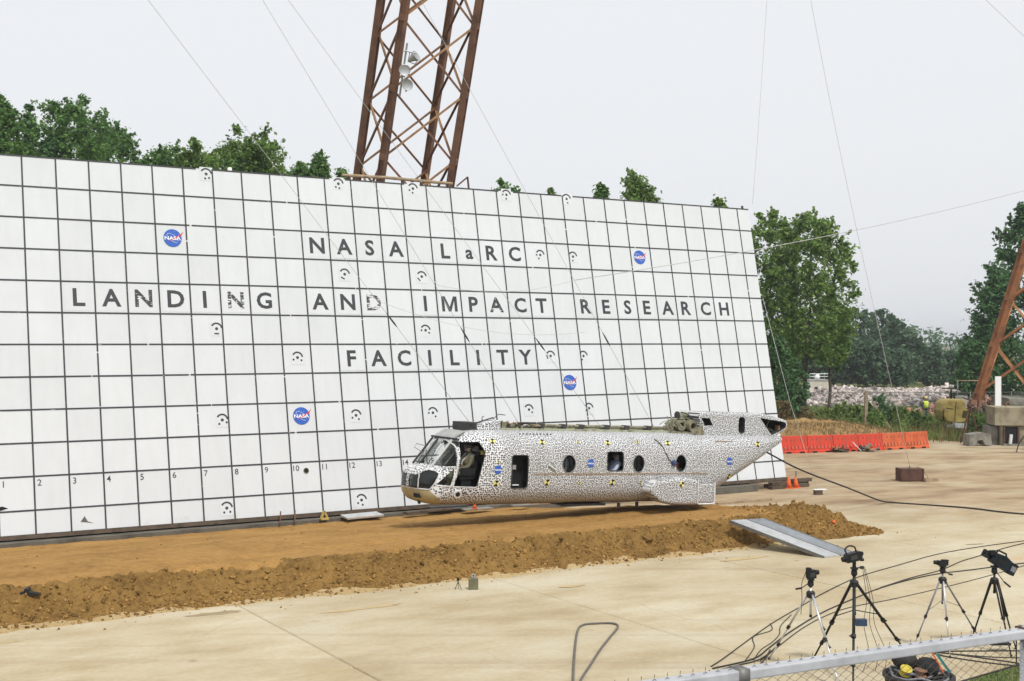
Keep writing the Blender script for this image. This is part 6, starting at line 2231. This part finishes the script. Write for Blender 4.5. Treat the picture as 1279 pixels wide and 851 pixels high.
gcable('lowest thin cable on the apron behind the tripods', [(4.28, 21.64), (5.51, 23.99), (6.39, 25.33), (7.11, 26.1), (8.02, 26.75), (9.49, 27.97), (11.18, 29.5), (12.59, 30.88)], .011)
gcable('thin wavy cable joining the bundle left of the first tripod', [(4.0, 21.6), (4.35, 22.6), (4.5, 23.4), (4.95, 23.9), (5.05, 24.5)], .010, wob=.03)
gcable('second thin wavy cable left of the first tripod', [(4.2, 21.7), (4.45, 22.4), (4.75, 23.0), (5.05, 23.6), (5.2, 24.3), (5.6, 25.3)], .010, wob=.03)
gcable('loose bundle strand curling at the left end of the cables', [(3.3, 21.0), (3.25, 20.7), (3.5, 20.55), (3.4, 20.9), (3.8, 21.3), (4.3, 21.75), (4.8, 22.7)], .013)
gcable('bundle strand dropping behind the fence rail', [(4.6, 22.4), (4.4, 21.8), (4.2, 21.3), (4.1, 20.6)], .013)
wire('hose_loop', 'thick dark hose lying in a long open loop on the concrete', [(x, y, .02) for x, y in [(.93, 19.0), (.99, 20.36), (1.11, 22.25), (1.24, 23.8), (1.37, 24.33), (1.65, 24.47), (1.96, 24.47), (2.04, 24.19), (1.82, 23.34), (1.58, 22.43), (1.29, 21.16), (1.11, 20.36), (.95, 19.3)]], .021, 'hose', None, 6, 'hose', 7)
gcable('cable loop on the concrete under the two right-hand tripods', [(7.3, 22.4), (7.6, 21.9), (8.3, 21.4), (8.9, 21.2), (8.6, 21.5), (7.9, 22.0), (7.5, 22.25), (7.9, 22.3), (9.6, 22.35), (12, 22.5)], .014)
gcable('second cable running flat past the right-hand tripod', [(7.0, 22.6), (7.8, 22.1), (8.6, 21.85), (9.8, 21.9), (12, 22.0)], .012)

# ================================================================== TRIPODS AND CAMERAS
def tripod(lb, apex, feet, ht, leg_m, r0, hub_m='blackp', spread=True, pan=None, twin=False, column=.35):
    ax_, ay_ = apex
    t = thing('tripod', lb, 'tripod', (ax_, ay_, 0), group='camera tripods on the apron')
    top = Vector((0, 0, ht))
    for i, (fx, fy) in enumerate(feet):
        f_ = Vector((fx - ax_, fy - ay_, 0.0))
        hub = top + (Vector((f_.x, f_.y, 0))).normalized() * .05
        m1 = hub.lerp(f_, .50)
        m2 = hub.lerp(f_, .76)
        sd = (f_ - hub).cross(Vector((0, 0, 1))).normalized()
        lg = MB()
        if twin:
            lg.tube([hub + sd * .03, m1 + sd * .02], r0 * .8, 6).tube([hub - sd * .03, m1 - sd * .02], r0 * .8, 6)
        else:
            lg.tube([hub, m1], r0, 8)
        lg = lg.build('leg', M[leg_m], t, smooth=True)
        MB().tube([m1 - (m1 - hub) * .04, m2], r0 * .78, 8).build('leg_section', M[leg_m], lg, smooth=True)
        MB().tube([m2, f_ + Vector((0, 0, .02))], r0 * .6, 8).build('leg_section', M[leg_m], lg, smooth=True)
        for mm, rr in ((m1, r0 * 1.55), (m2, r0 * 1.3)):
            dd = (f_ - hub).normalized()
            MB().tube([mm - dd * .03, mm + dd * .03], rr, 8).tube([mm, mm + sd * r0 * 2.6], r0 * .6, 6).build('leg_clamp', M['blackp'], lg)
        MB().lathe([(r0 * 1.1, 0), (r0 * .9, .04)], 8).build('rubber_foot', M['blackp'], lg, f_)
        if spread:
            MB().tube([top - Vector((0, 0, column * .9)), hub.lerp(f_, .42)], r0 * .35, 5).build('brace', M[leg_m], t)
    MB().lathe([(.045, -.07), (.07, -.05), (.075, .02), (.05, .05)], 12).build('hub', M[hub_m], t, top)
    MB().tube([top - Vector((0, 0, column)), top + Vector((0, 0, .16))], r0 * 1.05, 8).build('centre_column', M[leg_m if not twin else 'blackp'], t, smooth=True)
    MB().lathe([(r0 * 1.3, 0), (r0 * 1.3, .04)], 8).build('column_end', M['blackp'], t, top - Vector((0, 0, column + .03)))
    hd = MB().lathe([(.035, 0), (.055, .03), (.05, .09), (.035, .11)], 10).box(-.05, .05, -.06, .06, .11, .14).build('pan_head', M['blackp'], t, top + Vector((0, 0, .12)))
    if pan:
        q = Vector(pan)
        MB().tube([Vector((0, 0, .08)), q * .6], .008, 6).tube([q * .6, q], .017, 7).build('pan_handle', M['blackp'], hd)
    return t, top + Vector((ax_, ay_, .26))
def camera_thing(lb, p, rz, tilt=0.0):
    return thing('video_camera', lb, 'camera', p, (0, tilt, rz), 'cameras on the tripods')

# first tripod from the left: aluminium legs, boxy camera
t1, p = tripod('silver-legged tripod, leftmost of the four on the apron', (4.98, 20.95), [(4.45, 21.75), (5.22, 20.0), (5.5, 21.5)], 1.30, 'alu', .019, pan=(-.26, -.05, -.03), spread=False, column=.36)
c = camera_thing('small boxy black camera on the leftmost silver tripod', p, .4)
MB().box(-.06, .08, -.055, .055, .0, .14).build('camera_body', M['blackp'], c, fix=False)
MB().tube([(.08, 0, .09), (.15, 0, .09)], .042, 12).build('lens', M['blackp'], c, smooth=True)
MB().box(-.075, -.015, -.045, .03, .14, .18).build('viewfinder', M['blackp'], c, fix=False)
MB().box(-.05, .05, -.058, -.055, .03, .10).build('side_screen', M['dark_metal'], c, fix=False)
MB().tube(smooth_pts([(-.05, .06, .1), (-.12, .08, -.1), (-.1, .1, -.35), (-.16, .05, -.6)], 5), .006, 5).build('camera_lead', M['rubber'], c)

# second: tall black tripod with camcorder, hanging leads
t2, p = tripod('tall black tripod with a blue box hanging under it, second from the left', (5.72, 21.0), [(5.18, 21.65), (5.36, 19.75), (6.95, 22.0)], 1.47, 'blackp', .026, pan=None, column=.5)
c = camera_thing('black camcorder with a looped top handle on the tall black tripod', p + Vector((0, 0, .12)), .25, -.25)
t2c = MB().tube([(0, 0, 0), (0, 0, .26)], .032, 8).build('riser', M['blackp'], t2, (0, 0, 1.60))
MB().prism([(-.15, 0), (.11, -.02), (.15, .06), (.12, .13), (-.12, .14), (-.17, .08)], -.06, .06).build('camera_body', M['blackp'], c)
MB().tube([(-.16, 0, .07), (-.21, 0, .073)], .045, 12).build('lens', M['blackp'], c, smooth=True)
MB().tube(smooth_pts([(-.10, 0, .13), (-.12, 0, .22), (-.03, 0, .26), (.06, 0, .21), (.07, 0, .13)], 5), .014, 7).build('top_handle', M['blackp'], c, smooth=True)
MB().box(.06, .18, -.03, .03, .05, .10).build('viewfinder', M['blackp'], c, fix=False)
MB().box(-.08, .04, -.066, -.06, .03, .10).build('side_screen', M['dark_metal'], c, fix=False)
for zz in (1.72, 1.85):
    MB().tube([(0, 0, zz), (.12, 0, zz + .01)], .012, 6).lathe([(.026, -.03), (.026, .03)], 8, 0, Matrix.Translation((.13, 0, zz + .01)) @ Matrix.Rotation(math.pi / 2, 4, 'Y')).build('control_knob', M['blackp'], t2)
o = MB().box(-.10, .08, -.05, .05, -.06, .05).build('hanging_box', M['bluep'], None, (5.83, 20.95, .83), fix=False)
o.data.materials[0] = mat('blue_box', (.035, .06, .11), .5, .3, 8)
tag(o, 'small blue control box hanging by leads under the tall black tripod', 'control box')
for k, (dx, lb) in enumerate([(.02, 'left thin lead hanging from the tall black tripod'), (.12, 'middle thin lead hanging from the tall black tripod'), (.2, 'right thin lead hanging from the tall black tripod')]):
    wire('hanging_lead', lb, [(5.84 + dx * .2, 20.95, 1.75), (5.9 + dx * .6, 20.95, 1.2), (5.84 + dx, 20.93, .8), (5.9 + dx * 1.6, 20.9, .35), (5.8 + dx * 2.0, 20.9, .02)], .005, 'rubber', 'leads hanging from the tripod', 5, 'cable')

# third: slim grey tripod with handycam
t3, p = tripod('slim grey tripod with folded-out braces, third from the left', (7.66, 22.35), [(7.05, 22.2), (7.62, 21.85), (8.6, 23.0)], 1.27, 'greyped', .017, pan=(.16, -.06, -.02), column=.4)
t3.children[1].data.materials[0] = M['alu']
for o in [x for x in t3.children if x.name.startswith('leg')][1:2]:
    o.data.materials[0] = M['alu']
    for ch in o.children:
        if ch.name.startswith('leg_section'):
            ch.data.materials[0] = M['alu']
c = camera_thing('small black handycam lying level on the slim grey tripod', p, .1, .05)
MB().box(-.10, .09, -.04, .04, .0, .08).build('camera_body', M['blackp'], c, fix=False)
MB().tube([(-.10, 0, .045), (-.16, 0, .045)], .036, 12).build('lens', M['blackp'], c, smooth=True)
MB().box(-.02, .10, -.03, .03, .08, .10).build('viewfinder', M['blackp'], c, fix=False)

# fourth: large shoulder camera on a heavy twin-leg tripod
t4, p = tripod('heavy black twin-tube tripod carrying the big camera, rightmost', (8.62, 22.45), [(8.28, 22.75), (8.72, 21.95), (9.02, 22.5)], 1.24, 'blackp', .020, pan=(.24, -.12, -.22), twin=True, spread=False, column=.2)
MB().box(-.16, .2, -.05, .05, .10, .14).build('spreader', M['blackp'], t4, (.06, -.05, 0), fix=False)
c = camera_thing('large dark shoulder-type broadcast camera on the rightmost tripod', p + Vector((.02, 0, .02)), .10, .50)
c.scale = (.88, .88, .88)
MB().prism([(-.16, .0), (.22, -.03), (.26, .02), (.26, .20), (.10, .25), (-.12, .22), (-.18, .15)], -.085, .085).build('camera_body', M['bluep'], c)
MB().tube([(-.17, 0, .10), (-.30, 0, .11), (-.34, 0, .11)], [.055, .07, .075], 14).build('lens', M['blackp'], c, smooth=True)
MB().box(-.31, -.20, -.07, .07, .03, .175).build('matte_box', M['blackp'], c, (-.03, 0, .0), fix=False)
MB().tube([(-.10, 0, .22), (-.08, 0, .285), (.1, 0, .295), (.13, 0, .24)], .02, 8).build('top_handle', M['blackp'], c, smooth=True)
MB().box(-.14, -.03, -.12, -.02, .22, .31).build('viewfinder', M['blackp'], c, (0, 0, .0), (0, -.55, 0), fix=False)
MB().box(.26, .40, -.095, .095, -.04, .20).build('battery_pack', M['bluep'], c, fix=False)
MB().box(.28, .38, -.102, -.094, .03, .14).build('battery_label', M['greyped'], c, fix=False)
MB().box(-.05, .15, -.092, -.084, .05, .16).build('side_panel', M['blackp'], c, fix=False)
# thin upright rod in front of the last tripod
tag(MB().tube([(8.55, 21.3, 0), (8.55, 21.3, .55)], .012, 6).build('thin_rod', M['rubber']), 'thin dark rod standing at the edge of the lawn', 'rod')

# black tub full of cables and reels
t = thing('cable_tub', 'large round black tub standing on the concrete between the tripods', 'tub', (6.12, 18.9, 0))
MB().lathe([(.44, 0), (.47, .24), (.50, .44), (.53, .46), (.53, .50), (.48, .50), (.45, .24), (.42, .05)], 28).build('tub_body', M['rubber'], t, smooth=True)
o = MB().tube([(-.5, -.18, .40), (-.56, -.2, .35), (-.5, -.25, .30)], .02, 6).build('tub_handle', M['cone'], t)
rr = random.Random(9)
heap = MB()
for k in range(26):
    pts = []
    R0 = rr.uniform(.15, .42)
    z0 = .42 + rr.uniform(0, .16) * (1.1 - R0)
    a0 = rr.uniform(0, 6.28)
    for i in range(13):
        a_ = a0 + i * .5
        pts.append((R0 * math.cos(a_) * rr.uniform(.9, 1.1), R0 * math.sin(a_) * rr.uniform(.9, 1.1), z0 + rr.uniform(-.03, .05)))
    heap.tube(smooth_pts(pts, 3), rr.uniform(.012, .024), 5, k % 3)
heap.lathe([(.45, .36), (.3, .46), (.02, .50)], 18)
o = heap.build('coiled_cables', [M['rubber'], M['greyped'], M['dark_metal']], None, (6.12, 18.9, 0), smooth=True, fix=False)
tag(o, 'tangled dark cables coiled in the black tub', 'cables', kind='stuff')
def reel(lb, p, rx, rz, m):
    o = MB().lathe([(.03, -.05), (.09, -.05), (.09, -.035), (.05, -.03), (.05, .03), (.09, .035), (.09, .05), (.03, .05)], 18).build('cable_reel', M[m], None, p, (rx, 0, rz))
    return tag(o, lb, 'cable reel', 'reels on the tub')
reel('upper yellow cable reel showing above the fence rail', (5.93, 18.95, .86), 1.2, .3, 'reel')
reel('lower yellow cable reel lying on the black tub', (5.86, 18.7, .60), .5, .2, 'reel')
reel('brown cable reel lying flat on the black tub', (6.05, 18.6, .60), .15, .5, 'rust')
tag(MB().lathe([(.05, -.1), (.16, -.08), (.18, 0), (.15, .09), (.04, .12)], 14).build('dark_bag', M['flat_black'], None, (6.2, 18.75, .64), (.3, 0, 0), smooth=True), 'round black bag on top of the cable tub', 'bag')
tag(MB().lathe([(.05, -.1), (.16, -.08), (.20, 0), (.15, .10), (.04, .12)], 14).build('black_pouch', M['rubber'], None, (5.93, 18.98, .70), (.1, 0, 0), smooth=True), 'black pouch under the upper yellow reel', 'bag')
tag(MB().beam((0, 0, .0), (-.16, .05, .30), .06, .02).build('orange_handle', M['cone'], None, (6.42, 18.7, .58)), 'orange tool handle sticking out of the cable tub', 'tool')
tag(MB().beam((0, 0, .0), (-.18, .05, .26), .035, .035).build('teal_tool', mat('teal_grip', (.03, .22, .22), .5, .2, 5), None, (6.52, 18.7, .58)), 'teal gripped tool sticking out of the cable tub', 'tool')

# ================================================================== NEAR FENCE AND THE PLATFORM IT STANDS ON
RZ = HC - 1.03                                   # top of the rail
A_ = Vector((.823, 4.026, 0))
D_ = Vector((1.025, .507, 0)).normalized()
def fx(s, z): return A_ + D_ * s + Vector((0, 0, z))
RD = .0175
t = thing('near_fence', 'galvanised chain link fence with a thick round top rail in the near corner', 'fence', fx(0, RZ - 1.15))
o0 = fx(0, RZ - 1.15)
rail = MB().beam(fx(-1.6, RZ - RD) - o0, fx(2.6, RZ - RD) - o0, .052, .033).build('top_rail', M['galv'], t)
bevel(rail, .006, 3)
rail.data.materials[0] = mat('rail_zinc', (.42, .43, .45), .55, .22, 9.0, metal=.15, spec=.4)
for s in (1.16, -1.55):
    pst = MB().tube([fx(s, RZ - 1.15) - o0, fx(s, RZ - .03) - o0], .027, 14).lathe([(.032, 0), (.032, .03), (.015, .05)], 12, 0, Matrix.Translation(fx(s, RZ - .04) - o0)).build('post', M['galv'], t, smooth=True)
# rail sleeve where two lengths join
MB().beam(fx(-.135, RZ - RD) - o0, fx(-.095, RZ - RD) - o0, .058, .040).build('rail_clamp', M['zinc'], t, smooth=True)
MB().beam(fx(1.13, RZ - RD) - o0, fx(1.19, RZ - RD) - o0, .060, .042).build('rail_clamp', M['rust_dark'], t, smooth=True)
mesh = MB()
pitch = .0235
hz = .0145
nw = int(4.0 / pitch)
ncol = 70
nrm = Vector((D_.y, -D_.x, 0))
for i in range(nw):
    s0 = -1.55 + i * pitch
    pts = []
    for k in range(ncol):
        z = RZ + .004 - k * hz
        side = 1 if ((k + i) % 2) else -1
        pts.append(fx(s0 + side * pitch * .5, z) + nrm * (.0018 * side) - o0)
    # twisted tip above the rail
    mesh.tube(pts, .00115, 3, cap=False)
    tip = fx(s0 + (pitch * .5 if i % 2 else -pitch * .5), RZ + .008) - o0
    if i % 2:
        mesh.tube([tip, tip + Vector((0, 0, .010)) + D_ * .001], .0012, 3)
tag(mesh.build('wire_mesh', M['old_wire'], t, fix=False), kind='stuff')
MB().tube([fx(-1.6, RZ - .80) - o0, fx(2.6, RZ - .78) - o0], .004, 6).build('tension_wire', M['zinc'], t)
# concrete viewing platform below the camera, out of the picture
pb = MB()
q = [fx(-4.5, 0) + nrm * -.15, fx(5.5, 0) + nrm * -.15, fx(5.5, 0) + nrm * 7, fx(-4.5, 0) + nrm * 7]
zt = RZ - 1.15
pb.add([(v.x, v.y, z_) for z_ in (-.05, zt) for v in q], [(0, 1, 5, 4), (1, 2, 6, 5), (2, 3, 7, 6), (3, 0, 4, 7), (4, 5, 6, 7), (3, 2, 1, 0)])
tag(pb.build('viewing_platform', M['plat']), 'concrete viewing platform under the near fence', 'platform')
# leaning dark bar behind the mesh at the right
tag(MB().tube([(1.85, 5.5, 3.97), (2.6, 5.95, 4.02)], .004, 6).build('dark_bar', M['rubber']), 'dark cable strung behind the near fence mesh at the right', 'cable')

# ================================================================== AIR
hz_ = MB().box(-2600, 2600, -320, 3260, -1.2, 34.0).build('haze', [])
hm, hn, hl, hp_ = newmat('haze_air')
hn.remove(hp_)
pv = hn.new('ShaderNodeVolumePrincipled')
pv.inputs['Color'].default_value = (0.93, 0.96, 1.0, 1)
pv.inputs['Density'].default_value = 0.0004
pv.inputs['Anisotropy'].default_value = 0.2
hl.new(pv.outputs[0], hn['Material Output'].inputs['Volume'])
hz_.data.materials.clear()
hz_.data.materials.append(hm)
tag(hz_, kind='stuff')
